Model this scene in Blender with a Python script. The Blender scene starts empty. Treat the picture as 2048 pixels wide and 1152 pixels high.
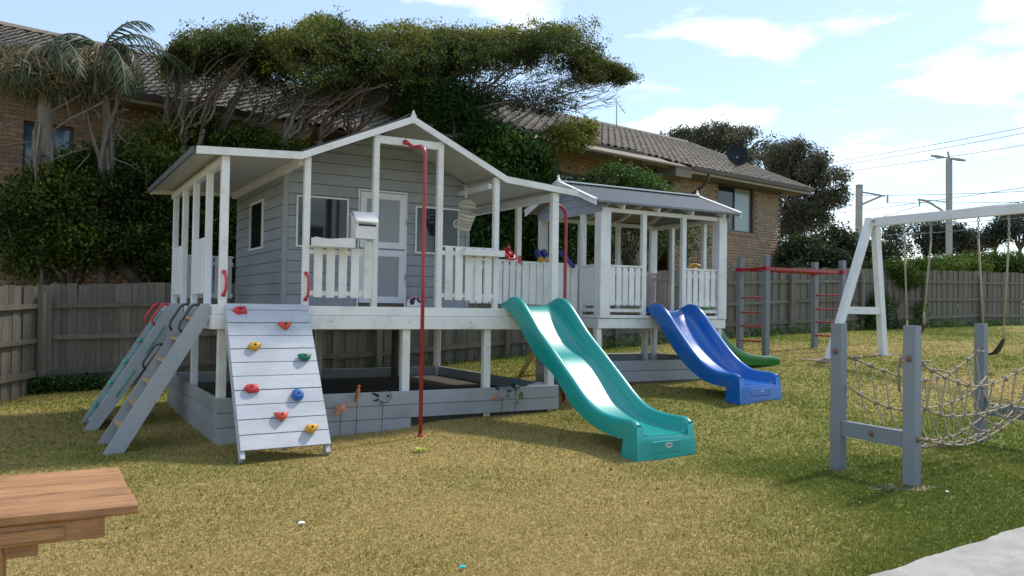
import bpy, math, random
import numpy as np
from mathutils import Vector, Matrix, noise
random.seed(7); RNG = np.random.default_rng(11)
D = bpy.data
SC = bpy.context.scene
COL = SC.collection

# ------------------------------------------------------------------ camera
F = 1663.9
YAW, PIT, ROL = 0.524124746, 0.0237536346, 0.0151061766
def cam_axes():
    f = np.array([math.sin(YAW)*math.cos(PIT), math.cos(YAW)*math.cos(PIT), math.sin(PIT)])
    r = np.cross(f, [0, 0, 1.0]); r /= np.linalg.norm(r); u = np.cross(r, f)
    c, s = math.cos(ROL), math.sin(ROL)
    return c*r+s*u, -s*r+c*u, f
CR, CU, CF = cam_axes()
CP = np.array([-1.8700, -9.8980, 1.6])
cam_d = D.cameras.new('camera'); cam = D.objects.new('camera', cam_d); COL.objects.link(cam)
cam_d.sensor_width = 36.0; cam_d.lens = 36.0*F/2048.0; cam_d.clip_start = 0.05; cam_d.clip_end = 3000
m4 = Matrix.Identity(4)
for i in range(3):
    m4[i][0] = CR[i]; m4[i][1] = CU[i]; m4[i][2] = -CF[i]; m4[i][3] = CP[i]
cam.matrix_world = m4
SC.camera = cam

# ------------------------------------------------------------------ sky, sun, exposure
SUN_DIR = Vector((0.97, 0.15, 0.0)).normalized()
SUN_EL = math.radians(54)
sun_vec = Vector((SUN_DIR.x*math.cos(SUN_EL), SUN_DIR.y*math.cos(SUN_EL), math.sin(SUN_EL)))
sd = D.lights.new('sun', 'SUN'); so = D.objects.new('sun', sd); COL.objects.link(so)
sd.energy = 2.7; sd.angle = math.radians(5.0); sd.color = (1.0, 0.92, 0.79)
so.rotation_euler = sun_vec.to_track_quat('Z', 'Y').to_euler()
W = D.worlds.new('World'); SC.world = W; W.use_nodes = True
wn, wl = W.node_tree.nodes, W.node_tree.links
wn.clear()
def N(nodes, t, **kw):
    n = nodes.new(t)
    for k, v in kw.items():
        if k.startswith('i_'):
            n.inputs[k[2:]].default_value = v
        else:
            setattr(n, k, v)
    return n
sky = N(wn, 'ShaderNodeTexSky', sky_type='NISHITA', sun_disc=False, sun_elevation=SUN_EL,
        sun_rotation=math.atan2(SUN_DIR.x, SUN_DIR.y), air_density=1.0, dust_density=0.5, ozone_density=2.0, altitude=20)
tc = N(wn, 'ShaderNodeTexCoord')
mp = N(wn, 'ShaderNodeMapping'); mp.inputs['Scale'].default_value = (1.0, 1.0, 3.2); mp.inputs['Location'].default_value = (17.649122, 12.775464, 1.545998)
wl.new(tc.outputs['Generated'], mp.inputs['Vector'])
n1 = N(wn, 'ShaderNodeTexNoise'); n1.inputs['Scale'].default_value = 6.0; n1.inputs['Detail'].default_value = 7; n1.inputs['Roughness'].default_value = 0.55
wl.new(mp.outputs['Vector'], n1.inputs['Vector'])
n2 = N(wn, 'ShaderNodeTexNoise'); n2.inputs['Scale'].default_value = 1.6; n2.inputs['Detail'].default_value = 2
wl.new(mp.outputs['Vector'], n2.inputs['Vector'])
mm = N(wn, 'ShaderNodeMath', operation='MULTIPLY'); wl.new(n1.outputs['Fac'], mm.inputs[0]); wl.new(n2.outputs['Fac'], mm.inputs[1])
rp = N(wn, 'ShaderNodeValToRGB'); rp.color_ramp.elements[0].position = 0.265; rp.color_ramp.elements[1].position = 0.385
rp.color_ramp.elements[0].color = (0, 0, 0, 1); rp.color_ramp.elements[1].color = (0.85, 0.85, 0.85, 1)
wl.new(mm.outputs[0], rp.inputs['Fac'])
hz = N(wn, 'ShaderNodeMix', data_type='RGBA')   # thin high cloud veil: lifts the whole sky towards white
hz.inputs['Factor'].default_value = 0.20; hz.inputs['B'].default_value = (6.9, 8.35, 9.2, 1)
wl.new(sky.outputs['Color'], hz.inputs['A'])
mx = N(wn, 'ShaderNodeMix', data_type='RGBA'); mx.inputs['B'].default_value = (10.5, 10.5, 10.4, 1)
wl.new(rp.outputs['Color'], mx.inputs['Factor']); wl.new(hz.outputs['Result'], mx.inputs['A'])
bg = N(wn, 'ShaderNodeBackground'); bg.inputs['Strength'].default_value = 0.128
wl.new(mx.outputs['Result'], bg.inputs['Color'])
ow = N(wn, 'ShaderNodeOutputWorld'); wl.new(bg.outputs['Background'], ow.inputs['Surface'])
vs = SC.view_settings
vs.view_transform = 'Standard'; vs.look = 'None'; vs.gamma = 1.0; vs.use_curve_mapping = False
vs.exposure = 0.55

# ------------------------------------------------------------------ placing helpers (photo pixel + a known plane -> point in the place)
def ray(x, y): return CF + CR*((x-1024)/F) - CU*((y-576)/F)
def onY(x, y, Y):
    d = ray(x, y); return CP + d*((Y-CP[1])/d[1])
def onX(x, y, X):
    d = ray(x, y); return CP + d*((X-CP[0])/d[0])
def onZ(x, y, Z):
    d = ray(x, y); return CP + d*((Z-CP[2])/d[2])
def at(x, y, dep): return CP + ray(x, y)*dep
def onP(x, y, P0, n):
    d = ray(x, y); return CP + d*(np.dot(n, np.array(P0)-CP)/np.dot(n, d))
def lerp(a, b, t): return a+(b-a)*t

# ground height through surveyed points (linear radial basis)
ANC = np.array([(0, 0, 0), (-1.2, -.4, -.06), (-1.2, 2.5, -.05), (-1.85, 6, .08), (-.42, 6, .157), (1.3, 0, .0), (2.25, -.08, .045), (2.75, -.03, .115), (3.5, -.03, .135), (4.6, 0, .155),
 (2.2, -.7, .03), (5.03, .42, .2), (6, .45, .42), (7.8, .45, .46), (7.0, -1.5, .36), (4.2, -2.9, -.01), (5.0, -5.2, .075), (5.05, -4.4, .06), (8.08, -4.0, .07), (8.0, -4.9, .08),
 (10.8, 1.9, .72), (12.7, 2.3, .8), (11.0, .6, .735), (12.8, .7, .78), (15.7, 6, 1.0), (18.6, 6, 1.1), (22.1, 6, 1.18), (27.3, 6, 1.27), (-1.8, -6, -.05), (3, -7, .02),
 (-1.9, -9.9, -.06), (-6, 0, -.06), (-6, 6, .05), (20, -5, .95), (30, -5, 1.1), (10, -8, .25), (-8, -10, -.06), (4, 6, .3), (9, 6, .62), (3, 9, .4), (16, 10, 1.1), (40, 20, 1.3), (-20, 20, .2), (10.0, .85, .62), (-1.0, -3, -.03), (1, -3, -.02),
 (60, -40, .8), (-60, -40, 0), (-60, 80, .3), (80, 80, 1.3)], float)
_A = np.abs(np.linalg.norm(ANC[:, None, :2]-ANC[None, :, :2], axis=2))
_n = len(ANC); _S = np.zeros((_n+1, _n+1)); _S[:_n, :_n] = _A - 0.02*np.eye(_n); _S[:_n, _n] = 1; _S[_n, :_n] = 1
_w = np.linalg.solve(_S, np.append(ANC[:, 2], 0))
def gnp(x, y):
    x = np.asarray(x, float); y = np.asarray(y, float)
    d = np.sqrt((x[..., None]-ANC[:, 0])**2+(y[..., None]-ANC[:, 1])**2)
    return np.clip(d@_w[:_n]+_w[_n], -.4, 1.6)
def g(x, y): return float(gnp(np.array([x]), np.array([y]))[0])

# ------------------------------------------------------------------ materials
MATS = {}
def mat(name, col, rough=0.6, var=0.12, scale=3.0, bump=0.0, bscale=40.0, objvar=0.0, stretch=(1, 1, 1), metallic=0.0, coat=0.0,
        dirt=None, dirt_amt=0.0, dirt_scale=1.2, spec=0.5):
    if name in MATS: return MATS[name]
    m = D.materials.new(name); m.use_nodes = True; MATS[name] = m
    nd, lk = m.node_tree.nodes, m.node_tree.links
    b = nd['Principled BSDF']
    b.inputs['Roughness'].default_value = rough; b.inputs['Metallic'].default_value = metallic
    b.inputs['Coat Weight'].default_value = coat; b.inputs['Coat Roughness'].default_value = 0.22
    b.inputs['Specular IOR Level'].default_value = spec
    t = N(nd, 'ShaderNodeTexCoord'); oi = N(nd, 'ShaderNodeObjectInfo')
    sc = N(nd, 'ShaderNodeVectorMath', operation='SCALE'); sc.inputs[0].default_value = (37, 91, 53); lk.new(oi.outputs['Random'], sc.inputs['Scale'])
    ad = N(nd, 'ShaderNodeVectorMath', operation='ADD'); lk.new(t.outputs['Object'], ad.inputs[0]); lk.new(sc.outputs[0], ad.inputs[1])
    mu = N(nd, 'ShaderNodeVectorMath', operation='MULTIPLY'); mu.inputs[1].default_value = stretch; lk.new(ad.outputs[0], mu.inputs[0])
    no = N(nd, 'ShaderNodeTexNoise'); no.inputs['Scale'].default_value = scale; no.inputs['Detail'].default_value = 5; no.inputs['Roughness'].default_value = .6
    lk.new(mu.outputs[0], no.inputs['Vector'])
    mr = N(nd, 'ShaderNodeMapRange'); mr.inputs['From Min'].default_value = .28; mr.inputs['From Max'].default_value = .72
    mr.inputs['To Min'].default_value = 1-var; mr.inputs['To Max'].default_value = 1+var; lk.new(no.outputs['Fac'], mr.inputs['Value'])
    mo = N(nd, 'ShaderNodeMapRange'); mo.inputs['To Min'].default_value = 1-objvar; mo.inputs['To Max'].default_value = 1+objvar; lk.new(oi.outputs['Random'], mo.inputs['Value'])
    mm_ = N(nd, 'ShaderNodeMath', operation='MULTIPLY'); lk.new(mr.outputs[0], mm_.inputs[0]); lk.new(mo.outputs[0], mm_.inputs[1])
    vm = N(nd, 'ShaderNodeVectorMath', operation='SCALE'); vm.inputs[0].default_value = col[:3]; lk.new(mm_.outputs[0], vm.inputs['Scale'])
    out = vm.outputs[0]
    if dirt is not None:
        dn = N(nd, 'ShaderNodeTexNoise'); dn.inputs['Scale'].default_value = dirt_scale; dn.inputs['Detail'].default_value = 8; dn.inputs['Roughness'].default_value = .7
        lk.new(ad.outputs[0], dn.inputs['Vector'])
        dr = N(nd, 'ShaderNodeMapRange'); dr.inputs['From Min'].default_value = .5; dr.inputs['From Max'].default_value = .72; dr.inputs['To Max'].default_value = dirt_amt
        lk.new(dn.outputs['Fac'], dr.inputs['Value'])
        dm = N(nd, 'ShaderNodeMix', data_type='RGBA'); lk.new(dr.outputs[0], dm.inputs['Factor']); lk.new(out, dm.inputs['A']); dm.inputs['B'].default_value = (*dirt, 1)
        out = dm.outputs['Result']
    lk.new(out, b.inputs['Base Color'])
    if bump > 0:
        bn = N(nd, 'ShaderNodeTexNoise'); bn.inputs['Scale'].default_value = bscale; bn.inputs['Detail'].default_value = 4
        lk.new(mu.outputs[0], bn.inputs['Vector'])
        bp = N(nd, 'ShaderNodeBump'); bp.inputs['Strength'].default_value = bump; bp.inputs['Distance'].default_value = 0.02
        lk.new(bn.outputs['Fac'], bp.inputs['Height']); lk.new(bp.outputs['Normal'], b.inputs['Normal'])
    return m

def leafmat(name, stops, trans=0.35, rough=0.45, spec=0.35):
    m = D.materials.new(name); m.use_nodes = True; MATS[name] = m
    nd, lk = m.node_tree.nodes, m.node_tree.links
    b = nd['Principled BSDF']; b.inputs['Roughness'].default_value = rough; b.inputs['Specular IOR Level'].default_value = spec
    a = N(nd, 'ShaderNodeAttribute', attribute_name='tint')
    r = N(nd, 'ShaderNodeValToRGB'); el = r.color_ramp.elements
    while len(el) < len(stops): el.new(0.5)
    for e, (p, c) in zip(el, stops): e.position = p; e.color = (*c, 1)
    lk.new(a.outputs['Fac'], r.inputs['Fac']); lk.new(r.outputs['Color'], b.inputs['Base Color'])
    tr = N(nd, 'ShaderNodeBsdfTranslucent'); lk.new(r.outputs['Color'], tr.inputs['Color'])
    mx_ = N(nd, 'ShaderNodeMixShader'); mx_.inputs['Fac'].default_value = trans
    lk.new(b.outputs[0], mx_.inputs[1]); lk.new(tr.outputs[0], mx_.inputs[2])
    lk.new(mx_.outputs[0], nd['Material Output'].inputs['Surface'])
    return m

WHITE = mat('white_paint', (.74, .745, .74), .5, .07, 2.5, .18, 26, .04, dirt=(.40, .37, .31), dirt_amt=.5, dirt_scale=3.2)
WHITEO = mat('white_paint_bluish', (.70, .72, .76), .5, .07, 2.5, .15, 30, .03, dirt=(.35, .34, .31), dirt_amt=.35, dirt_scale=1.5)  # slightly darker, bluer white, mostly on side and back parts
GREY = mat('grey_wall_paint', (.285, .305, .325), .5, .10, 2.0, .12, 30, .04, dirt=(.16, .17, .17), dirt_amt=.25)
GREYL = mat('pale_grey_paint', (.42, .45, .51), .5, .08, 3, .10, 18, .06, stretch=(1, 4, 4), dirt=(.27, .26, .24), dirt_amt=.45, dirt_scale=2.2)
GREYM = mat('mid_grey_paint', (.32, .345, .38), .5, .08, 3, .2, 20, .05, dirt=(.17, .17, .16), dirt_amt=.4)
GREYD = mat('slate_grey_paint', (.175, .20, .235), .45, .08, 3, .15, 20, .05, dirt=(.12, .12, .12), dirt_amt=.3)
DOORG = mat('door_panel_grey', (.30, .32, .335), .5, .04, 2)
SOFFIT = mat('cream_grey_soffit', (.42, .42, .39), .6, .05, 2, objvar=.03)
ROOFD = mat('dark_grey_roof_sheet', (.085, .09, .10), .5, .12, 3, .05, 30)
ROOFG = mat('grey_roof_sheet', (.105, .112, .125), .42, .12, 5, .1, 60, .04)
DARKT = mat('dark_deck_timber', (.12, .09, .06), .7, .3, 3, .2, 30, .1)
TREAD = mat('bare_pine_tread', (.42, .29, .15), .7, .15, 4, .2, 30, .08, stretch=(6, 1, 6))
REDP = mat('red_plastic', (.55, .025, .035), .32, .05, 3, coat=.3)
REDM = mat('red_painted_steel', (.33, .016, .03), .35, .12, 6, coat=.25, dirt=(.14, .02, .02), dirt_amt=.4)
DGREENP = mat('dark_green_plastic', (.03, .045, .05), .4, .08)
GREENROPE = mat('green_rope', (.10, .36, .31), .8, .2, 30)
TEAL = mat('teal_plastic', (.0, .30, .285), .33, .05, 2, coat=.45, dirt=(.10, .26, .25), dirt_amt=.22, dirt_scale=3)
BLUE = mat('blue_plastic', (.003, .115, .45), .25, .06, 2, coat=.35, dirt=(.06, .15, .42), dirt_amt=.3, dirt_scale=3)
GREEN = mat('green_plastic', (.008, .15, .025), .3, .06, 2, coat=.25)
BLUED = mat('navy_plastic', (.02, .035, .20), .35, .06)
YELL = mat('yellow_plastic', (.58, .30, .02), .35, .05)
GLASS = mat('dark_window_glass', (.012, .016, .018), .06, .1, spec=.6)
PALE_GLASS = mat('curtained_window_glass', (.25, .31, .33), .12, .25, 5, stretch=(6, 6, .6), spec=.6)
BLUE_GLASS = mat('blue_tinted_window_glass', (.06, .12, .17), .06, .3, 2.0, spec=.7)
FRAME_D = mat('brown_window_frame', (.05, .03, .026), .4, .1)
FENCE = mat('weathered_fence_timber', (.150, .136, .112), .85, .25, 3, .35, 14, .22, stretch=(7, 7, .7), dirt=(.10, .10, .075), dirt_amt=.5, dirt_scale=1.0)
BRICK = mat('brown_brick', (.25, .165, .108), .85, .22, 9, .4, 60, .2)
BRICKR = mat('tan_brick', (.34, .235, .155), .85, .32, 5.5, .2, 60, .1)
MORTAR = mat('mortar', (.17, .135, .105), .95, .2, 20, .3, 80)
TILE = mat('concrete_roof_tile', (.195, .168, .142), .85, .25, 4, .3, 50, .18, dirt=(.12, .12, .10), dirt_amt=.5)
FASCIA = mat('beige_fascia', (.36, .31, .26), .6, .1)
GUTTER = mat('brown_gutter', (.06, .05, .045), .5, .15)
EAVE = mat('eave_lining', (.20, .17, .14), .8, .1)
BARK = mat('grey_bark', (.155, .132, .108), .9, .35, 5, .5, 25, .1, stretch=(3, 3, 1))
BARKD = mat('dark_bark', (.10, .085, .07), .9, .35, 5, .5, 25, .1, stretch=(3, 3, 1))
PALMB = mat('palm_trunk_bark', (.17, .145, .12), .9, .35, 4, .6, 20, 0, stretch=(4, 4, 1))
TABLE = mat('oiled_table_timber', (.40, .20, .085), .55, .32, 2.5, .3, 12, .2, stretch=(1, 11, 11), dirt=(.16, .07, .03), dirt_amt=.7, dirt_scale=3.5)
CONC = mat('pale_concrete', (.335, .32, .305), .9, .16, 5, .5, 45, dirt=(.20, .19, .165), dirt_amt=.55, dirt_scale=4)
ROPE = mat('natural_rope', (.34, .285, .205), .9, .25, 60, .4, 120)
BLACKR = mat('black_rubber', (.015, .016, .018), .6, .2)
STEEL = mat('galvanised_steel', (.36, .37, .38), .45, .15, metallic=.7)
RUST = mat('rusty_steel', (.17, .10, .07), .7, .3, 20)
CREAMW = mat('cream_wicker', (.62, .58, .48), .7, .1, 20)
PINK = mat('pink_helmet_shell', (.62, .30, .46), .3, .05)
HWHITE = mat('white_helmet_shell', (.75, .75, .78), .3, .05)
HDARK = mat('purple_helmet_vent', (.04, .008, .05), .5, .1)
DISH = mat('dark_dish_paint', (.014, .018, .024), .75, .1, spec=.2)
POLEC = mat('concrete_pole', (.33, .33, .33), .85, .12, 3)
WIREM = mat('wire_dark', (.16, .17, .18), .6, .05)
SAND = mat('shade_darkened_sand', (.055, .052, .046), .95, .3, 6, .5, 30)  # sand colour darkened to stand in for the shade under the decks
ORANGE = mat('orange_ornament', (.55, .17, .04), .5, .2, 9)
PEACH = mat('peach_ornament', (.62, .33, .24), .5, .3, 9)
BRONZE = mat('bronze_ornament', (.06, .05, .045), .5, .3, 9)
TURQ = mat('blue_petal', (.02, .08, .12), .5, .3, 9)

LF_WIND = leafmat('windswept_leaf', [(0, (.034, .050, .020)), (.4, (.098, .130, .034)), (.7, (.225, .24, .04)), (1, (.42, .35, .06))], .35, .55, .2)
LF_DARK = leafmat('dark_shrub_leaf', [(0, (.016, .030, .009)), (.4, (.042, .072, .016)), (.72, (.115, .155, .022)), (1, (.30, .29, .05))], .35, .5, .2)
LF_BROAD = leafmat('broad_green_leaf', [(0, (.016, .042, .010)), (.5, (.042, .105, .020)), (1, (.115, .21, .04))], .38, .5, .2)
LF_GUM = leafmat('gum_leaf', [(0, (.050, .060, .045)), (.5, (.098, .112, .075)), (.8, (.16, .15, .085)), (1, (.25, .16, .06))], .3, .6, .2)
LF_GREY = leafmat('grey_green_leaf', [(0, (.030, .042, .026)), (.6, (.062, .082, .040)), (1, (.11, .13, .055))], .3, .65, .12)
LF_FAR = leafmat('far_scrub_leaf', [(0, (.035, .043, .038)), (.6, (.07, .08, .062)), (1, (.11, .115, .08))], .3, .65, .12)
LF_HEDGE = leafmat('hedge_leaf', [(0, (.024, .048, .010)), (.6, (.07, .125, .022)), (1, (.15, .20, .03))], .3, .7, .1)
LF_PALM = leafmat('palm_leaflet', [(0, (.018, .05, .018)), (.42, (.052, .085, .03)), (.55, (.16, .14, .085)), (1, (.33, .25, .15))], .25)
GRASSM = leafmat('grass_blade', [(0, (.10, .145, .026)), (.28, (.20, .215, .046)), (.55, (.39, .30, .115)), (1, (.55, .43, .22))], .4, .6, .2)
LITTER = leafmat('dry_leaf', [(0, (.10, .05, .02)), (.6, (.25, .13, .05)), (1, (.45, .35, .18))], .2, .7, .2)

# ------------------------------------------------------------------ mesh helpers
class MB:
    def __init__(s): s.v = []; s.f = []
    def add(s, vs_, fs):
        o = len(s.v); s.v += [tuple(map(float, p)) for p in vs_]; s.f += [tuple(i+o for i in f) for f in fs]; return s
    def box(s, x0, x1, y0, y1, z0, z1):
        return s.add([(x0, y0, z0), (x1, y0, z0), (x1, y1, z0), (x0, y1, z0), (x0, y0, z1), (x1, y0, z1), (x1, y1, z1), (x0, y1, z1)],
                     [(3, 2, 1, 0), (4, 5, 6, 7), (0, 1, 5, 4), (1, 2, 6, 5), (2, 3, 7, 6), (3, 0, 4, 7)])
    def cbox(s, x0, x1, y0, y1, z0, z1, b=.006):
        # box with chamfered long edges (octagon section along its longest side)
        L = [x1-x0, y1-y0, z1-z0]; k = L.index(max(L)); lo = [x0, y0, z0]; hi = [x1, y1, z1]
        a, c = [i for i in range(3) if i != k]
        oct_ = [(lo[a]+b, lo[c]), (hi[a]-b, lo[c]), (hi[a], lo[c]+b), (hi[a], hi[c]-b), (hi[a]-b, hi[c]), (lo[a]+b, hi[c]), (lo[a], hi[c]-b), (lo[a], lo[c]+b)]
        if k == 1: oct_ = oct_[::-1]
        vs_ = []
        for t in (lo[k], hi[k]):
            for p, q in oct_:
                w = [0, 0, 0]; w[a] = p; w[c] = q; w[k] = t; vs_.append(w)
        fs = [tuple(range(7, -1, -1)), tuple(range(8, 16))]+[(i, (i+1) % 8, 8+(i+1) % 8, 8+i) for i in range(8)]
        return s.add(vs_, fs)
    def beam(s, p0, p1, w, h, up=(0, 0, 1)):
        p0, p1 = Vector(p0), Vector(p1); d = (p1-p0).normalized(); u = Vector(up)
        sx = d.cross(u)
        if sx.length < 1e-4: sx = d.cross(Vector((0, 1, 0)))
        sx.normalize(); u = sx.cross(d).normalized()
        vs_ = [p+sx*(a*w/2)+u*(b*h/2) for p in (p0, p1) for a, b in ((-1, -1), (1, -1), (1, 1), (-1, 1))]
        return s.add(vs_, [(0, 1, 2, 3), (7, 6, 5, 4), (0, 4, 5, 1), (1, 5, 6, 2), (2, 6, 7, 3), (3, 7, 4, 0)])
    def tube(s, pts, r, n=8, caps=True):
        pts = [Vector(p) for p in pts]; k = len(pts)
        rs = r if isinstance(r, (list, tuple)) else [r]*k
        vs_ = []; ref = None
        for i, p in enumerate(pts):
            d = (pts[min(i+1, k-1)]-pts[max(i-1, 0)])
            d = d.normalized() if d.length > 1e-9 else Vector((0, 0, 1))
            if ref is None:
                ref = d.cross(Vector((0, 0, 1)))
                if ref.length < .05: ref = d.cross(Vector((1, 0, 0)))
            ref = (ref-d*ref.dot(d))
            if ref.length < 1e-6: ref = d.orthogonal()
            ref.normalize(); b = d.cross(ref)
            for j in range(n):
                a = 2*math.pi*j/n; vs_.append(p+(ref*math.cos(a)+b*math.sin(a))*rs[i])
        fs = [(i*n+j, i*n+(j+1) % n, (i+1)*n+(j+1) % n, (i+1)*n+j) for i in range(k-1) for j in range(n)]
        if caps: fs += [tuple(range(n-1, -1, -1)), tuple((k-1)*n+j for j in range(n))]
        return s.add(vs_, fs)
    def lathe(s, prof, c, n=16, axis=(0, 0, 1)):
        ax = Vector(axis).normalized(); e = ax.orthogonal().normalized(); b = ax.cross(e); c = Vector(c)
        vs_ = []
        for r, h in prof:
            for j in range(n):
                a = 2*math.pi*j/n; vs_.append(c+ax*h+(e*math.cos(a)+b*math.sin(a))*r)
        k = len(prof)
        fs = [(i*n+j, i*n+(j+1) % n, (i+1)*n+(j+1) % n, (i+1)*n+j) for i in range(k-1) for j in range(n)]
        return s.add(vs_, fs+[tuple(range(n-1, -1, -1)), tuple((k-1)*n+j for j in range(n))])
    def prism(s, poly, ext):
        # poly: 3D points of a flat outline, ext: extrusion vector
        n = len(poly); e = Vector(ext); a = [Vector(p) for p in poly]
        return s.add(a+[p+e for p in a], [tuple(range(n-1, -1, -1)), tuple(range(n, 2*n))]+[(i, (i+1) % n, n+(i+1) % n, n+i) for i in range(n)])
    def quad(s, a, b, c, d): return s.add([a, b, c, d], [(0, 1, 2, 3)])
    def mesh(s, name, m, org=(0, 0, 0), smooth=False):
        me = D.meshes.new(name); o = Vector(org)
        me.from_pydata([Vector(p)-o for p in s.v], [], s.f); me.materials.append(m)
        if smooth: me.polygons.foreach_set('use_smooth', [True]*len(me.polygons))
        me.validate(); me.update()
        bmfix(me)
        return me
def bmfix(me):
    import bmesh
    b = bmesh.new(); b.from_mesh(me); bmesh.ops.recalc_face_normals(b, faces=b.faces); b.to_mesh(me); b.free()

def tag(o, label=None, cat=None, group=None, kind=None):
    if label: o['label'] = label
    if cat: o['category'] = cat
    if group: o['group'] = group
    if kind: o['kind'] = kind
    return o
def thing(name, label, cat, loc, group=None):
    o = D.objects.new(name, None); o.empty_display_size = .1; COL.objects.link(o); o.location = loc
    return tag(o, label, cat, group)
def worg(p):
    o = Vector((0, 0, 0))
    while p is not None: o = o+Vector(p.location); p = p.parent
    return o
def part(name, mb, m, parent, smooth=False, label=None, kind=None):
    """links what the builder holds as one mesh object under parent; its origin is the parent's"""
    me = mb.mesh(name, m, worg(parent), smooth)
    o = D.objects.new(name, me); COL.objects.link(o); o.parent = parent
    return tag(o, label, None, None, kind)
def inst(name, me, parent, loc, rot=(0, 0, 0), scale=(1, 1, 1), mtx=None):
    o = D.objects.new(name, me); COL.objects.link(o); o.parent = parent
    lo = Vector(loc)-worg(parent)
    if mtx is not None:
        o.matrix_local = Matrix.Translation(lo) @ mtx.to_4x4()
    else:
        o.location = lo; o.rotation_euler = rot; o.scale = scale
    return o
def solo(name, mb, m, label, cat, group=None, smooth=False, kind=None, org=(0, 0, 0)):
    me = mb.mesh(name, m, org, smooth); o = D.objects.new(name, me); COL.objects.link(o); o.location = org
    return tag(o, label, cat, group, kind)
def npmesh(name, V, Fq, m, tint=None, k=4):
    me = D.meshes.new(name); nv, nf = len(V), len(Fq)
    me.vertices.add(nv); me.vertices.foreach_set('co', np.asarray(V, np.float32).ravel())
    me.loops.add(nf*k); me.loops.foreach_set('vertex_index', np.asarray(Fq, np.int32).ravel())
    me.polygons.add(nf); me.polygons.foreach_set('loop_start', np.arange(nf, dtype=np.int32)*k)
    if tint is not None:
        a = me.attributes.new('tint', 'FLOAT', 'POINT'); a.data.foreach_set('value', np.asarray(tint, np.float32))
    me.materials.append(m); me.update(calc_edges=True)
    return me

# foliage: many small leaf faces round given centres
def leaves_mesh(name, P, size, m, tint, up=0.25, aspect=.5, rng=RNG, org=(0, 0, 0), drop=0.0):
    n = len(P); P = np.asarray(P)-np.array(org)
    a = rng.normal(size=(n, 3)); a[:, 2] -= drop; a /= np.linalg.norm(a, axis=1)[:, None]
    nn = rng.normal(size=(n, 3)); nn[:, 2] = np.abs(nn[:, 2])+up; b = np.cross(nn, a); b /= (np.linalg.norm(b, axis=1)[:, None]+1e-9)
    s = size*rng.uniform(.65, 1.35, n)[:, None]
    cn = np.cross(a, b)
    V = np.empty((n, 4, 3)); V[:, 0] = P-a*s*.5; V[:, 1] = P+b*s*aspect*.5+cn*s*.1; V[:, 2] = P+a*s*.5; V[:, 3] = P-b*s*aspect*.5+cn*s*.1
    Fq = np.arange(n*4).reshape(n, 4)
    return npmesh(name, V.reshape(-1, 3), Fq, m, np.repeat(np.clip(tint, 0, 1), 4))
def blob_points(blobs, n, rng=RNG, shell=.55):
    """n points in ellipsoids (cx,cy,cz,rx,ry,rz), denser near the skin; returns points and relative height"""
    b = np.array(blobs, float); vol = (b[:, 3]*b[:, 4]*b[:, 5])**.75; idx = rng.choice(len(b), n, p=vol/vol.sum())
    d = rng.normal(size=(n, 3)); d /= np.linalg.norm(d, axis=1)[:, None]
    r = rng.uniform(0, 1, n)**(1/3.0); r = np.where(rng.uniform(size=n) < shell, rng.uniform(.78, 1.04, n), r)
    return b[idx, :3]+d*r[:, None]*b[idx, 3:], d[:, 2]*r
def sprigs(C, k, rad, rng=RNG):
    n = len(C); P = np.repeat(C, k, axis=0)+rng.normal(size=(n*k, 3))*rad
    return P, np.repeat(np.arange(n), k)
def n3(P, s):  # cheap smooth 3D noise for tint clumps
    P = np.asarray(P)*s
    return (np.sin(P[:, 0]*1.7+np.sin(P[:, 1]*1.3+.7)*1.5)+np.sin(P[:, 1]*2.1+P[:, 2]*1.1+np.sin(P[:, 0]*.9)*1.2)+np.sin(P[:, 2]*2.3-P[:, 0]*.8))/3
def stem(mb, p0, p1, r0, r1, bow=(0, 0, 0), k=6, n=6, wob=.03):
    p0, p1, bow = Vector(p0), Vector(p1), Vector(bow); L = (p1-p0).length
    pts = []; rs = []
    for i in range(k+1):
        t = i/k; q = p0.lerp(p1, t)+bow*(4*t*(1-t))
        if 0 < i: q = q+Vector((random.uniform(-1, 1), random.uniform(-1, 1), random.uniform(-1, 1)))*wob*L*(.4 if i == k else 1)
        pts.append(q); rs.append(lerp(r0, r1, t))
    mb.tube(pts, rs, n); return pts
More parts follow.
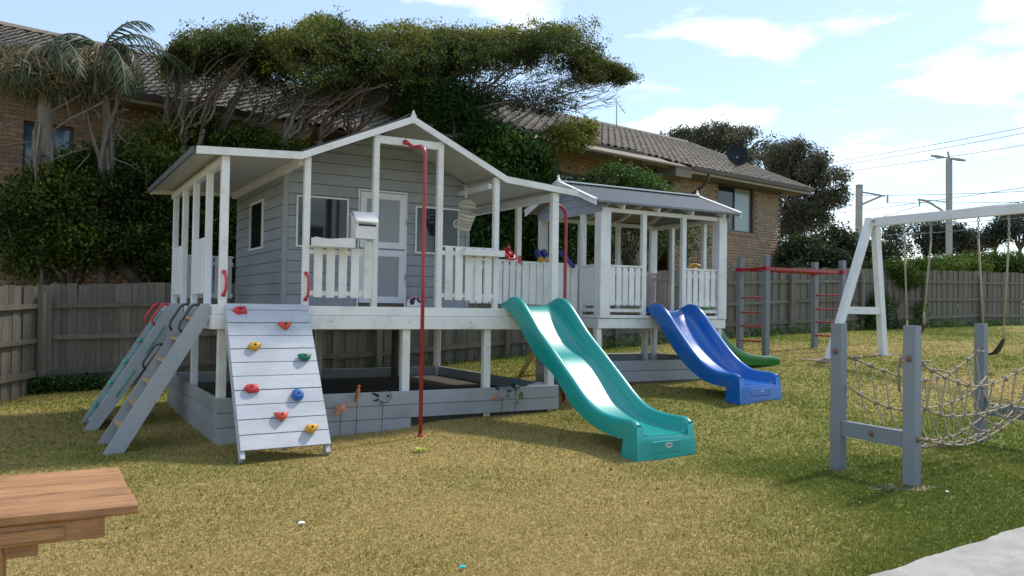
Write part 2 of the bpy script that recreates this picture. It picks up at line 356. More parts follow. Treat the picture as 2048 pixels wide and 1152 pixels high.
# ================================================================== SETTING
# lawn sheet
def build_lawn():
    xs = np.concatenate([np.linspace(-420, -14, 12), np.arange(-12, 32, .4), np.linspace(34, 60, 8), np.linspace(80, 420, 9)])
    ys = np.concatenate([np.linspace(-420, -16, 12), np.arange(-14, 14, .4), np.linspace(15, 60, 14), np.linspace(80, 420, 9)])
    X, Y = np.meshgrid(xs, ys); Z = gnp(X, Y)
    V = np.stack([X, Y, Z], -1).reshape(-1, 3); nx = len(xs)
    I = np.arange(len(ys)-1)[:, None]*nx+np.arange(nx-1)[None]; I = I.ravel()
    Fq = np.stack([I, I+1, I+nx+1, I+nx], 1)
    m = D.materials.new('lawn_soil_and_turf'); m.use_nodes = True
    nd, lk = m.node_tree.nodes, m.node_tree.links; b = nd['Principled BSDF']; b.inputs['Roughness'].default_value = .95; b.inputs['Specular IOR Level'].default_value = .15
    gm = N(nd, 'ShaderNodeNewGeometry')
    a = N(nd, 'ShaderNodeTexNoise'); a.inputs['Scale'].default_value = .45; a.inputs['Detail'].default_value = 5; a.inputs['Roughness'].default_value = .65
    c = N(nd, 'ShaderNodeTexNoise'); c.inputs['Scale'].default_value = 34; c.inputs['Detail'].default_value = 5; c.inputs['Roughness'].default_value = .75
    e = N(nd, 'ShaderNodeTexNoise'); e.inputs['Scale'].default_value = 7; e.inputs['Detail'].default_value = 4
    for q in (a, c, e): lk.new(gm.outputs['Position'], q.inputs['Vector'])
    r = N(nd, 'ShaderNodeValToRGB'); el = r.color_ramp.elements; el[0].position = .22; el[0].color = (.135, .17, .035, 1); el[1].position = .58; el[1].color = (.35, .27, .105, 1)
    w = N(nd, 'ShaderNodeMath', operation='ADD'); h = N(nd, 'ShaderNodeMath', operation='MULTIPLY_ADD'); h.inputs[1].default_value = .5; h.inputs[2].default_value = -.25
    lk.new(e.outputs['Fac'], h.inputs[0]); at_ = N(nd, 'ShaderNodeAttribute', attribute_name='tint'); lk.new(at_.outputs['Fac'], w.inputs[0]); lk.new(h.outputs[0], w.inputs[1]); lk.new(w.outputs[0], r.inputs['Fac'])
    r2 = N(nd, 'ShaderNodeMapRange'); r2.inputs['From Min'].default_value = .3; r2.inputs['From Max'].default_value = .7; r2.inputs['To Min'].default_value = .5; r2.inputs['To Max'].default_value = 1.45
    lk.new(c.outputs['Fac'], r2.inputs['Value'])
    s = N(nd, 'ShaderNodeVectorMath', operation='SCALE'); lk.new(r.outputs['Color'], s.inputs[0]); lk.new(r2.outputs[0], s.inputs['Scale'])
    lk.new(s.outputs[0], b.inputs['Base Color'])
    bp = N(nd, 'ShaderNodeBump'); bp.inputs['Strength'].default_value = .8; bp.inputs['Distance'].default_value = .02; lk.new(c.outputs['Fac'], bp.inputs['Height']); lk.new(bp.outputs[0], b.inputs['Normal'])
    o = D.objects.new('lawn_ground', npmesh('lawn_ground', V, Fq, m, np.full(len(V), .4))); COL.objects.link(o); tag(o, kind='structure')
    o.data.polygons.foreach_set('use_smooth', [True]*len(o.data.polygons))
build_lawn()

# concrete path in the right foreground, with a broken edge towards the grass
def build_path():
    mb = MB(); e0 = onZ(1700, 1163, .06); e1 = onZ(2048, 1061, .07)
    d = (e1-e0); L = np.linalg.norm(d[:2]); d = d/L; nrm = np.array([d[1], -d[0], 0])
    k = 420; xs = np.linspace(-3, 14, k)
    tp = []
    for x in xs:
        p = e0+d*x+nrm*(noise.noise(Vector((x*3.1, 2, 0)))*.03+noise.noise(Vector((x*11, 5, 0)))*.008+noise.noise(Vector((x*31, 7, 0)))*.003)
        tp.append((p[0], p[1]))
    for i in range(k-1):
        (x0, y0), (x1, y1) = tp[i], tp[i+1]; q0 = e0+d*xs[i]+nrm*3.2; q1 = e0+d*xs[i+1]+nrm*3.2
        z = lambda x, y: max(g(x, y), -.3)+.055
        zz = [z(x0, y0), z(x1, y1), z(q1[0], q1[1]), z(q0[0], q0[1])]
        mb.quad((x0, y0, zz[0]), (x1, y1, zz[1]), (q1[0], q1[1], zz[2]), (q0[0], q0[1], zz[3]))
        mb.quad((x0, y0, zz[0]-.2), (x1, y1, zz[1]-.2), (x1, y1, zz[1]), (x0, y0, zz[0]))
    solo('concrete_path', mb, CONC, None, None, kind='structure')
    return e0, d, nrm
PATH = build_path()

# ------------------------------------------------------------------ timber fences
def fence(name, label, A, B, H, width, posts, seed, lap=True):
    rr = random.Random(seed)
    A, B = np.array(A, float), np.array(B, float); L = np.linalg.norm(B-A); d = (B-A)/L; nrm = np.array([d[1], -d[0]])   # towards the yard
    ang = math.atan2(d[1], d[0])
    t = thing(name, label, 'fence', (A[0], A[1], g(A[0], A[1])))
    pm = MB().box(-width*.57, width*.57, -.008, .008, 0, 1).mesh('paling', FENCE)
    n = int(L/width)
    for i in range(n):
        s = (i+.5)*width; p = A+d*s; z = g(p[0], p[1]); off = .012 if i % 2 else -.006
        q = p+nrm*off
        inst('paling', pm, t, (q[0], q[1], z-.05), (rr.uniform(-.008, .008), rr.uniform(-.012, .012), ang), (rr.uniform(.92, 1.02), 1, (H+.05)*rr.uniform(.988, 1.012)))
    for s in posts:
        p = A+d*s+nrm*.115; z = g(p[0], p[1]); mb = MB()
        mb.cbox(-.055, .055, -.04, .04, -.1, H-.14, .005)
        inst('post', mb.mesh('post', FENCE), t, (p[0], p[1], z), (rr.uniform(-.01, .01), rr.uniform(-.012, .012), ang))
    ps = [0]+list(posts)+[L]
    for a, b in zip(ps[:-1], ps[1:]):
        if b-a < .3: continue
        for hz, th in ((H-.36, .075), (H*.49, .075), (.33, .10)):
            q0 = A+d*(a+.02)+nrm*.045; q1 = A+d*(b-.02)+nrm*.045
            j = rr.uniform(-.03, .03)
            part('rail', MB().beam((q0[0], q0[1], g(*q0)+hz+j), (q1[0], q1[1], g(*q1)+hz-j*.6), .045, th), FENCE, t)
    return t
fence('paling_fence', 'long weathered grey paling fence running behind the whole playground', (-1.72, 6.0), (27.6, 6.0), 1.78, .135, [.12]+[2.96*k for k in range(1, 10)], 1)
fence('paling_fence', 'short grey paling fence section at far left with sloping rails', (-4.30, 1.40), (-1.735, 5.94), 1.78, .135, [5.12], 2)
# second corner post of the far-left section
# ------------------------------------------------------------------ brick buildings
def roof_tile():
    mb = MB(); w, l, k = .30, .36, 6
    top = []
    for j, (y, dz) in enumerate(((0, .050), (l, 0))):
        for i in range(k+1):
            x = -w/2+w*i/k; h = .040*math.sin(2*math.pi*(i/k)+.5)
            top.append((x, y, h+dz))
    fs = [(i, i+1, k+2+i, k+1+i) for i in range(k)]
    lip = [(x, y, z-.024) for x, y, z in top[:k+1]]
    o = len(top); top += lip
    fs += [(o+i, o+i+1, i+1, i) for i in range(k)]
    mb.add(top, fs); return mb
TILE_ME = roof_tile().mesh('roof_tile', TILE, smooth=False)
def tiled_roof(parent, P0, ang, pitch, u0, u1, vmax, name='roof', limit=300, pick=None, vmin=None, rag=None):
    """tiles laid on a pitched plane; P0 lies on the eave line; v runs up the slope (plan distance)"""
    a = math.radians(ang); tp = math.tan(math.radians(pitch)); cp = math.cos(math.radians(pitch))
    u = np.array([math.cos(a), math.sin(a), 0]); v = np.array([-math.sin(a), math.cos(a), 0]); w = v+np.array([0, 0, tp])
    w = w/np.linalg.norm(w); nz = np.cross(u, w)
    P0 = np.array(P0)
    sl = MB()
    pt = lambda uu, vv, dn: P0+u*uu+v*vv+np.array([0, 0, tp*vv])+nz*dn
    vb = vmin if vmin is not None else 0
    c0, c1, c2, c3 = pt(u0, vb, -.02), pt(u1, vb, -.02), pt(u1, vmax, -.02), pt(u0, vmax, -.02)
    sl.prism([c0, c1, c2, c3], -nz*.06)
    # back slope so that the roof has a body
    b2 = c2+v*vmax-np.array([0, 0, tp*vmax]); b3 = c3+v*vmax-np.array([0, 0, tp*vmax])
    sl.quad(c3, c2, b2, b3)
    rf = part(name, sl, EAVE, parent)
    R = Matrix((u, w, nz)).transposed()
    lst = []
    rows = int((vmax-vb)/cp/.32)+1
    cols = int((u1-u0)/.30)+1
    for r in range(rows):
        for c in range(cols):
            uu = u0+.15+c*.30; ss = r*.32
            if rag and not rag(uu, vb+ss*cp): continue
            p = P0+u*uu+v*vb+np.array([0, 0, tp*vb])+w*ss
            lst.append((np.linalg.norm(p-CP) if pick is None else pick(p), p))
    lst.sort(key=lambda q: q[0])
    rr = random.Random(3)
    for k, (_, p) in enumerate(lst[:limit]):
        inst('roof_tile', TILE_ME, rf, p+nz*rr.uniform(-.004, .006), mtx=R)
    rest = lst[limit:]
    if rest:
        tv = np.array([q.co[:] for q in TILE_ME.vertices]); tf = np.array([list(q.vertices) for q in TILE_ME.polygons])
        Rn = np.stack([u, w, nz], 1); V = []; Fq = []
        for k, (_, p) in enumerate(rest):
            V.append(tv@Rn.T+p+nz*rr.uniform(-.004, .006)-np.array(worg(parent))); Fq.append(tf+k*len(tv))
        o = D.objects.new('roof_tiling', npmesh('roof_tiling', np.concatenate(V), np.concatenate(Fq), TILE)); COL.objects.link(o); o.parent = rf; tag(o, kind='stuff')
    # ridge caps
    rc = []
    me = MB().add([(-.19, -.13, -.07), (-.19, -.07, .02), (-.19, .07, .02), (-.19, .13, -.07), (.19, -.13, -.07), (.19, -.07, .03), (.19, .07, .03), (.19, .13, -.07)],
                  [(0, 1, 5, 4), (1, 2, 6, 5), (2, 3, 7, 6), (0, 3, 2, 1), (4, 5, 6, 7)]).mesh('ridge_tile', TILE)
    for k in range(int((u1-u0)/.36)):
        q = pt(u0+.19+k*.36, vmax, .06); inst('ridge_tile', me, rf, q, (0, .02, a))
    return rf, u, v, nz
def brick_wall(parent, Q0, u, v, width, z0, z1, bw, bh, m, holes=(), limit=0, pick=None, name='wall'):
    """bricks in stretcher bond standing proud of a mortar slab; Q0 lower left corner; -v faces the yard"""
    u = np.array(u); v = np.array(v); Q0 = np.array(Q0, float)
    def inhole(a0, a1, b0, b1):
        return any(a1 > h[0] and a0 < h[1] and b1 > h[2] and b0 < h[3] for h in holes)
    mb = MB()
    # mortar slab split round the holes
    us = sorted({0, width, *[h[0] for h in holes], *[h[1] for h in holes]}); zs = sorted({z0, z1, *[h[2] for h in holes], *[h[3] for h in holes]})
    for a0, a1 in zip(us[:-1], us[1:]):
        for b0, b1 in zip(zs[:-1], zs[1:]):
            if inhole(a0+1e-3, a1-1e-3, b0+1e-3, b1-1e-3): continue
            A = Q0+u*a0; B = Q0+u*a1
            mb.prism([(A[0], A[1], b0), (B[0], B[1], b0), (B[0], B[1], b1), (A[0], A[1], b1)], v*.2)
    wl_ = part(name, mb, MORTAR, parent)
    L, Hh = bw-.011, bh-.011
    ch = .004
    bm = MB().add([(-L/2, 0, -Hh/2), (L/2, 0, -Hh/2), (L/2, 0, Hh/2), (-L/2, 0, Hh/2), (-L/2+ch, -.008, -Hh/2+ch), (L/2-ch, -.008, -Hh/2+ch), (L/2-ch, -.008, Hh/2-ch), (-L/2+ch, -.008, Hh/2-ch)],
                  [(4, 5, 6, 7), (0, 1, 5, 4), (1, 2, 6, 5), (2, 3, 7, 6), (3, 0, 4, 7)])
    me = bm.mesh('brick', m); lst = []
    for r in range(int((z1-z0)/bh)):
        zc = z0+(r+.5)*bh
        for c in range(int(width/bw)+1):
            uc = (c+.5*(r % 2))*bw+bw/2
            if uc+bw/2 > width+.001 or inhole(uc-bw/2+.02, uc+bw/2-.02, zc-bh/2+.02, zc+bh/2-.02): continue
            p = Q0+u*uc; p = np.array([p[0], p[1], zc]); lst.append((pick(p) if pick else 0, p))
    lst.sort(key=lambda q: q[0]); a = math.atan2(u[1], u[0]); rr = random.Random(5)
    for _, p in lst[:limit]:
        q = p-v*rr.uniform(-.003, .004); inst('brick', me, wl_, q, (0, 0, a))
    rest = lst[limit:]
    if rest:
        bv = np.array([q.co[:] for q in me.vertices]); bf = np.array([list(q.vertices) for q in me.polygons]); R = np.array([[u[0], v[0], 0], [u[1], v[1], 0], [0, 0, 1.0]]); V = []; Fq = []
        # joined bricks keep a tone of their own through many small groups
        grp = [[] for _ in range(6)]
        for q in rest: grp[rr.randrange(6)].append(q)
        for gq in grp:
            V = []; Fq = []
            for k, (_, p) in enumerate(gq):
                V.append(bv@R.T+p-v*rr.uniform(-.003, .004)-np.array(worg(parent))); Fq.append(bf+k*len(bv))
            if V:
                o = D.objects.new('brickwork', npmesh('brickwork', np.concatenate(V), np.concatenate(Fq), m)); COL.objects.link(o); o.parent = wl_; tag(o, kind='stuff')
    return wl_
def window_in_wall(parent, Q0, u, v, h, panes, m_pane, m_frame, m_curt=None):
    """frame set back in the opening h=(u0,u1,z0,z1), with one glass pane per light"""
    u = np.array(u); v = np.array(v); u0, u1, z0, z1 = h
    P = lambda a, z, d: tuple((np.array(Q0)+u*a+v*d)[:2])+(z,)
    fr = MB(); t = .06
    for a0, a1, b0, b1 in ((u0, u1, z1-t, z1), (u0, u1, z0, z0+t), (u0, u0+t, z0+t, z1-t), (u1-t, u1, z0+t, z1-t)):
        fr.prism([P(a0, b0, .07), P(a1, b0, .07), P(a1, b1, .07), P(a0, b1, .07)], v*.06)
    k = len(panes)
    for i in range(1, k):
        c = lerp(u0, u1, i/k); fr.prism([P(c-t/2, z0+t, .072), P(c+t/2, z0+t, .072), P(c+t/2, z1-t, .072), P(c-t/2, z1-t, .072)], v*.05)
    w = part('window', fr, m_frame, parent)
    for i, mp_ in enumerate(panes):
        a0 = lerp(u0+t, u1-t, i/k); a1 = lerp(u0+t, u1-t, (i+1)/k)
        part('pane', MB().prism([P(a0, z0+t, .10), P(a1, z0+t, .10), P(a1, z1-t, .10), P(a0, z1-t, .10)], v*.008), mp_, w)
    # brick sill
    part('window_sill', MB().prism([P(u0-.08, z0-.10, -.05), P(u1+.08, z0-.10, -.05), P(u1+.08, z0, -.03), P(u0-.08, z0, -.03)], v*.16), BRICK, parent)
def eave_box(parent, P0, u, v, u0, u1, depth):
    P0 = np.array(P0, float)
    f = MB(); f.prism([P0+u*u0, P0+u*u1, P0+u*u1-np.array([0, 0, .17]), P0+u*u0-np.array([0, 0, .17])], v*.03)
    part('fascia', f, FASCIA, parent)
    gq = MB(); pr = [(0, 0), (0, -.09), (-.03, -.12), (-.10, -.12), (-.115, .005), (-.105, .005), (-.09, -.10), (-.02, -.10), (-.012, 0)]
    poly = [P0+u*u0+v*(a-.004)+np.array([0, 0, b+.03]) for a, b in pr]; gq.prism(poly, u*(u1-u0)); part('gutter', gq, GUTTER, parent)
    part('soffit', MB().prism([P0+u*u0+v*.03-np.array([0, 0, .15]), P0+u*u1+v*.03-np.array([0, 0, .15]), P0+u*u1+v*depth-np.array([0, 0, .15]), P0+u*u0+v*depth-np.array([0, 0, .15])], (0, 0, .02)), EAVE, parent)

def house_left():
    ang = 12.3; a = math.radians(ang); u = np.array([math.cos(a), math.sin(a), 0]); v = np.array([-math.sin(a), math.cos(a), 0])
    P0 = np.array([-.35, 9.04, 5.95])
    t = thing('brick_house', 'brown brick house behind the palms and windswept hedge at left, with tiled roof', 'house', (-.35, 9.6, g(0, 9.6)))
    ctr = onP(330, 130, P0, np.array([-v[0]*.445, -v[1]*.445, 1]))
    tiled_roof(t, P0-v*.06, ang, 24, -6.0, 8.6, 5.35, pick=lambda p: abs((p-ctr)@u)*.6+np.linalg.norm(p-CP)*.0+abs((p-ctr)[2])*1.1)
    eave_box(t, P0, u, v, -6.0, 3.3, .62)
    Q = P0-u*6.2+v*.55; W_ = 9.4
    wn_ = np.array([v[0], v[1], 0])
    def uv(x, y):
        p = onP(x, y, Q, wn_); return (p-Q)@u, p[2]
    a0, zt = uv(47, 240); a1, _ = uv(149, 250); _, zb = uv(50, 372)
    hole = (a0, a1, zb, zt)
    c2 = onP(110, 300, Q, wn_)
    brick_wall(t, Q, u, v, W_, .1, 5.80, .24, .086, BRICK, [hole], 300, lambda p: abs((p-c2)@u)*1.0+abs(p[2]-c2[2])*1.15)
    window_in_wall(t, Q, u, v, hole, [BLUE_GLASS, BLUE_GLASS], BLUE_GLASS, FRAME_D)
    # end wall and a lower projecting bay that shows between the stems
    part('end_wall', MB().prism([Q+u*W_-np.array([0, 0, Q[2]-.1]), Q+u*W_+v*9-np.array([0, 0, Q[2]-.1]), Q+u*W_+v*9-np.array([0, 0, .15]), Q+u*W_-np.array([0, 0, .15])], -u*.2), BRICK, t)
house_left()

def house_right():
    ang = 9.6; a = math.radians(ang); u = np.array([math.cos(a), math.sin(a), 0]); v = np.array([-math.sin(a), math.cos(a), 0]); wn_ = np.array([v[0], v[1], 0])
    P0 = np.array([15.7, 9.53, 6.02])
    t = thing('brick_house', 'tan brick house behind the fence at right, tiled roof carrying a dish', 'house', (16, 10.2, g(16, 10)))
    ul = (onP(1384, 340, P0, wn_)-P0)@u       # where the wing starts
    u1 = 6.75
    lift = .27; back = lift/math.tan(math.radians(24))
    ctr = P0+u*1.0+v*2
    rag = lambda uu, vv: not (uu < ul-.1 and vv < back*min(1, (ul-uu)/1.6)-.02)
    tiled_roof(t, P0-v*.06, ang, 24, -8.6, u1, 5.5, pick=lambda p: abs((p-ctr)@u)*.55+abs((p-ctr)@v), rag=rag)
    eave_box(t, P0, u, v, ul, u1, .75)
    PL = P0+v*back+np.array([0, 0, lift])
    eave_box(t, PL, u, v, -8.6, ul-1.6, .9)
    X_ = PL+u*(ul-1.6)+v*.05-np.array([0, 0, .16]); part('soffit', MB().prism([X_, X_+u*1.62, X_+u*1.62+v*.9, X_+v*.9], (0, 0, .02)), EAVE, t)
    for a_, b_ in ((ul-2.3, ul+.12),):
        q_ = P0+v*(back+.97); part('eave_infill', MB().prism([(*(q_+u*a_)[:2], 5.7), (*(q_+u*b_)[:2], 5.7), (*(q_+u*b_)[:2], 6.55), (*(q_+u*a_)[:2], 6.55)], v*.05), EAVE, t)
    q_ = P0+v*9.8; part('back_wall', MB().prism([(*(q_-u*8.6)[:2], .6), (*(q_+u*6)[:2], .6), (*(q_+u*6)[:2], 6.3), (*(q_-u*8.6)[:2], 6.3)], v*.2), BRICKR, t)
    q_ = P0+u*6.0; part('gable_wall', MB().prism([(*(q_+v*1.0)[:2], 5.9), (*(q_+v*10)[:2], 5.9), (*(q_+v*5.5)[:2], 8.3)], -u*.2), BRICKR, t)
    # raked board joining the two eaves
    A = PL+u*(ul-1.6); B = P0+u*ul
    dn = np.array([0, 0, .22]); part('raked_fascia', MB().prism([A, B, B-dn, A-dn], v*.035), FASCIA, t)
    part('boxed_eave_end', MB().prism([B-u*.02, B-u*.02+v*.75, B-u*.02+v*.75-np.array([0, 0, .36]), B-u*.02-np.array([0, 0, .34])], -u*.75), EAVE, t)
    # wing wall
    Q = P0+u*ul+v*.75; cr = onP(1562, 420, Q, wn_); W_ = (cr-Q)@u
    def uv(x, y, q): p = onP(x, y, q, wn_); return (p-q)@u, p[2]
    a0, zt = uv(1437, 366, Q); a1, _ = uv(1507, 375, Q); _, zb = uv(1475, 464, Q); hole = (a0, a1, zb, zt)
    brick_wall(t, Q, u, v, W_, .9, 5.87, .255, .098, BRICKR, [hole], 0, name='wing_wall')
    window_in_wall(t, Q, u, v, hole, [GLASS, PALE_GLASS], PALE_GLASS, FRAME_D)
    part('end_wall', MB().prism([(*(Q+u*W_)[:2], .9), (*(Q+u*W_+v*9)[:2], .9), (*(Q+u*W_+v*9)[:2], 5.87), (*(Q+u*W_)[:2], 5.87)], -u*.2), BRICKR, t)
    # recessed wall left of the wing
    Q2 = PL-u*8.6+v*.88; W2 = 8.6+ul
    b0, zt2 = uv(1078, 338, Q2); b1, _ = uv(1172, 350, Q2); hole2 = (b0, b1, zt2-1.35, zt2)
    brick_wall(t, Q2, u, v, W2, .6, 6.20, .255, .098, BRICKR, [hole2], 0, name='recessed_wall')
    window_in_wall(t, Q2, u, v, hole2, [PALE_GLASS, PALE_GLASS], PALE_GLASS, FRAME_D)
    # downpipe: bends from the wing gutter back to the recessed corner
    e = onP(1417, 352, P0-v*.02, wn_); f0 = onP(1373, 395, Q-v*.08, wn_)
    mb = MB(); mb.tube([e+np.array([0, 0, .05]), e-np.array([0, 0, .15]), lerp(e, f0, .5)-np.array([0, 0, .12]), f0, f0-np.array([0, 0, 4.0])], .045, 8); part('downpipe', mb, GUTTER, t, True)
    # satellite dish on the roof
    w = np.array([0, 0, 1.0]); n_ = np.array([-v[0]*.445, -v[1]*.445, 1])
    base = onP(1476, 338, P0, n_)
    c = onP(1474, 310, base-v*.05, wn_)
    d = thing('satellite_dish', 'dark satellite dish on a short pipe mast on the tiled roof', 'satellite dish', base)
    R_ = .5*47/1664*np.dot(c-CP, CF)
    fac = Vector(-CF+CR*.25+np.array([0, 0, .25])).normalized()
    dm = MB(); dm.lathe([(.0, -.10), (R_*.5, -.07), (R_*.85, -.02), (R_, .02), (R_*.99, .035), (R_*.84, .0), (R_*.48, -.05), (.0, -.08)], c, 28, fac); part('reflector', dm, DISH, d, True)
    part('mast', MB().tube([base-w*.1, base+w*.35, c-np.array(fac)*.05-w*.05], .035, 8), STEEL, d, True)
    part('feed_arm', MB().tube([np.array(c)-w*R_*.8, np.array(c)+np.array(fac)*.55-w*.25], .02, 6), DISH, d, True)
    part('feed_horn', MB().lathe([(.03, 0), (.05, .06), (.05, .14), (.0, .15)], np.array(c)+np.array(fac)*.50-w*.24, 10, -fac), DISH, d, True)
    # tv antenna behind the ridge
    ab = onP(1233, 262, P0, n_); ah = np.dot(ab-CP, CF)*(262-198)/1664
    an = thing('tv_antenna', 'thin television antenna standing on the roof ridge against the sky', 'antenna', ab)
    part('mast', MB().tube([ab-w*.3, ab+w*ah], .022, 6), STEEL, an, True)
    tp = ab+w*ah; part('boom', MB().tube([tp+u*-.12-v*.0, tp+u*.45-w*.45], .014, 6), STEEL, an, True)
    for k in range(4):
        q = tp+u*(-.05+.12*k)-w*(-.02+.12*k); part('element', MB().tube([q-v*.22-u*.05, q+v*.22+u*.05], .007, 5), STEEL, an)
house_right()

# ------------------------------------------------------------------ poles and wires beyond the hedge
def poles():
    t = thing('utility_pole', 'tall grey concrete pole with two small street lamp arms at right', 'pole', tuple(at(1899, 470, 52)))
    b = at(1899, 500, 52); tp = at(1898, 318, 52); px = 52/1664.0
    b[2] = -.5
    part('shaft', MB().beam(b, tp, 10*px, 10*px*.8, (0, 1, 0)), POLEC, t)
    part('spike', MB().tube([tp, at(1896, 303, 52)], .06, 6), POLEC, t)
    A, B = at(1875, 313, 52.3), at(1917, 319, 51.7)
    part('cross_arm', MB().tube([A, B], .05, 6), POLEC, t)
    lamp = lambda p, d: MB().lathe([(.0, -.42), (.07, -.36), (.10, .0), (.07, .36), (0, .42)], p, 8, d)
    ax = Vector(B-A).normalized()
    part('lamp_head', lamp(A, ax), POLEC, t, True); part('lamp_head', lamp(B, ax), POLEC, t, True)
    ins = MB()
    for y in range(325, 460, 9): part('step_bolt', MB().tube([at(1898-5, y, 51.6), at(1898-7, y, 51.6)], .022, 4), POLEC, t)
    t2 = thing('railway_mast', 'shorter grey railway mast with slanted bracket left of the swing', 'mast', tuple(at(1718, 470, 50)))
    b = at(1716, 520, 50); b[2] = -.5; tp = at(1718.5, 374, 50); px = 50/1664.
    part('shaft', MB().beam(b, tp, 10.5*px, 9*px, (0, 1, 0)), POLEC, t2)
    part('top_arm', MB().tube([at(1723, 384, 50), at(1770, 392, 50)], .05, 6), WIREM, t2)
    part('strut', MB().tube([at(1723, 409, 50), at(1765, 391, 50)], .07, 6), POLEC, t2)
    part('dropper', MB().tube([at(1775, 391, 50), at(1775, 406, 50)], .06, 6), POLEC, t2)
    part('cap', MB().lathe([(.2, 0), (.22, .12), (.12, .16)], tp, 8), POLEC, t2)
    t3 = thing('catenary_bracket', 'curved overhead bracket reaching left from the tall concrete pole', 'bracket', tuple(at(1880, 418, 52)))
    part('curved_arm', MB().tube([at(1836, 399, 52), at(1850, 401, 52), at(1862, 407, 52), at(1880, 418, 52), at(1893, 428, 52)], .07, 6), POLEC, t3, True)
    part('dropper', MB().tube([at(1839, 399, 52), at(1839, 413, 52)], .05, 6), POLEC, t3)
    part('stay', MB().tube([at(1850, 400, 52), at(1896, 404, 52)], .03, 5), WIREM, t3)
    WL = [((1640, 328), (2130, 238), 'topmost thin wire of the three high ones climbing to the right edge'), ((1645, 336), (2130, 250), 'middle one of the three high wires climbing to the right edge'), ((1665, 346), (2130, 276), 'lowest of the three high wires, meeting the tall pole top'),
          ((1640, 415), (1718, 384), 'short wire running left from the top of the railway mast'), ((1600, 452), (2130, 392), 'long wire passing behind both masts and rising gently right'), ((1723, 391), (2130, 378), 'nearly level wire from the railway mast to the tall pole'), ((1630, 462), (2130, 428), 'wire crossing just above the left end of the swing beam'),
          ((1620, 470), (1836, 412), 'slanting wire climbing to the curved overhead bracket'), ((1775, 405), (2130, 400), 'level wire hung from the railway mast dropper'), ((1640, 430), (2130, 362), 'wire rising above the white swing beam to the right edge'), ((1700, 471), (1930, 460), 'wire seen through the white A-frame below the swing beam')]
    for k, (p, q, nm) in enumerate(WL):
        pts = []
        for i in range(13):
            s = i/12; x, y = lerp(p[0], q[0], s), lerp(p[1], q[1], s)+3*4*s*(1-s); pts.append(at(x, y, lerp(58, 44, s)))
        solo('overhead_wire', MB().tube(pts, .017, 4, False), WIREM, nm, 'wire', 'overhead wires across the sky at right')
poles()
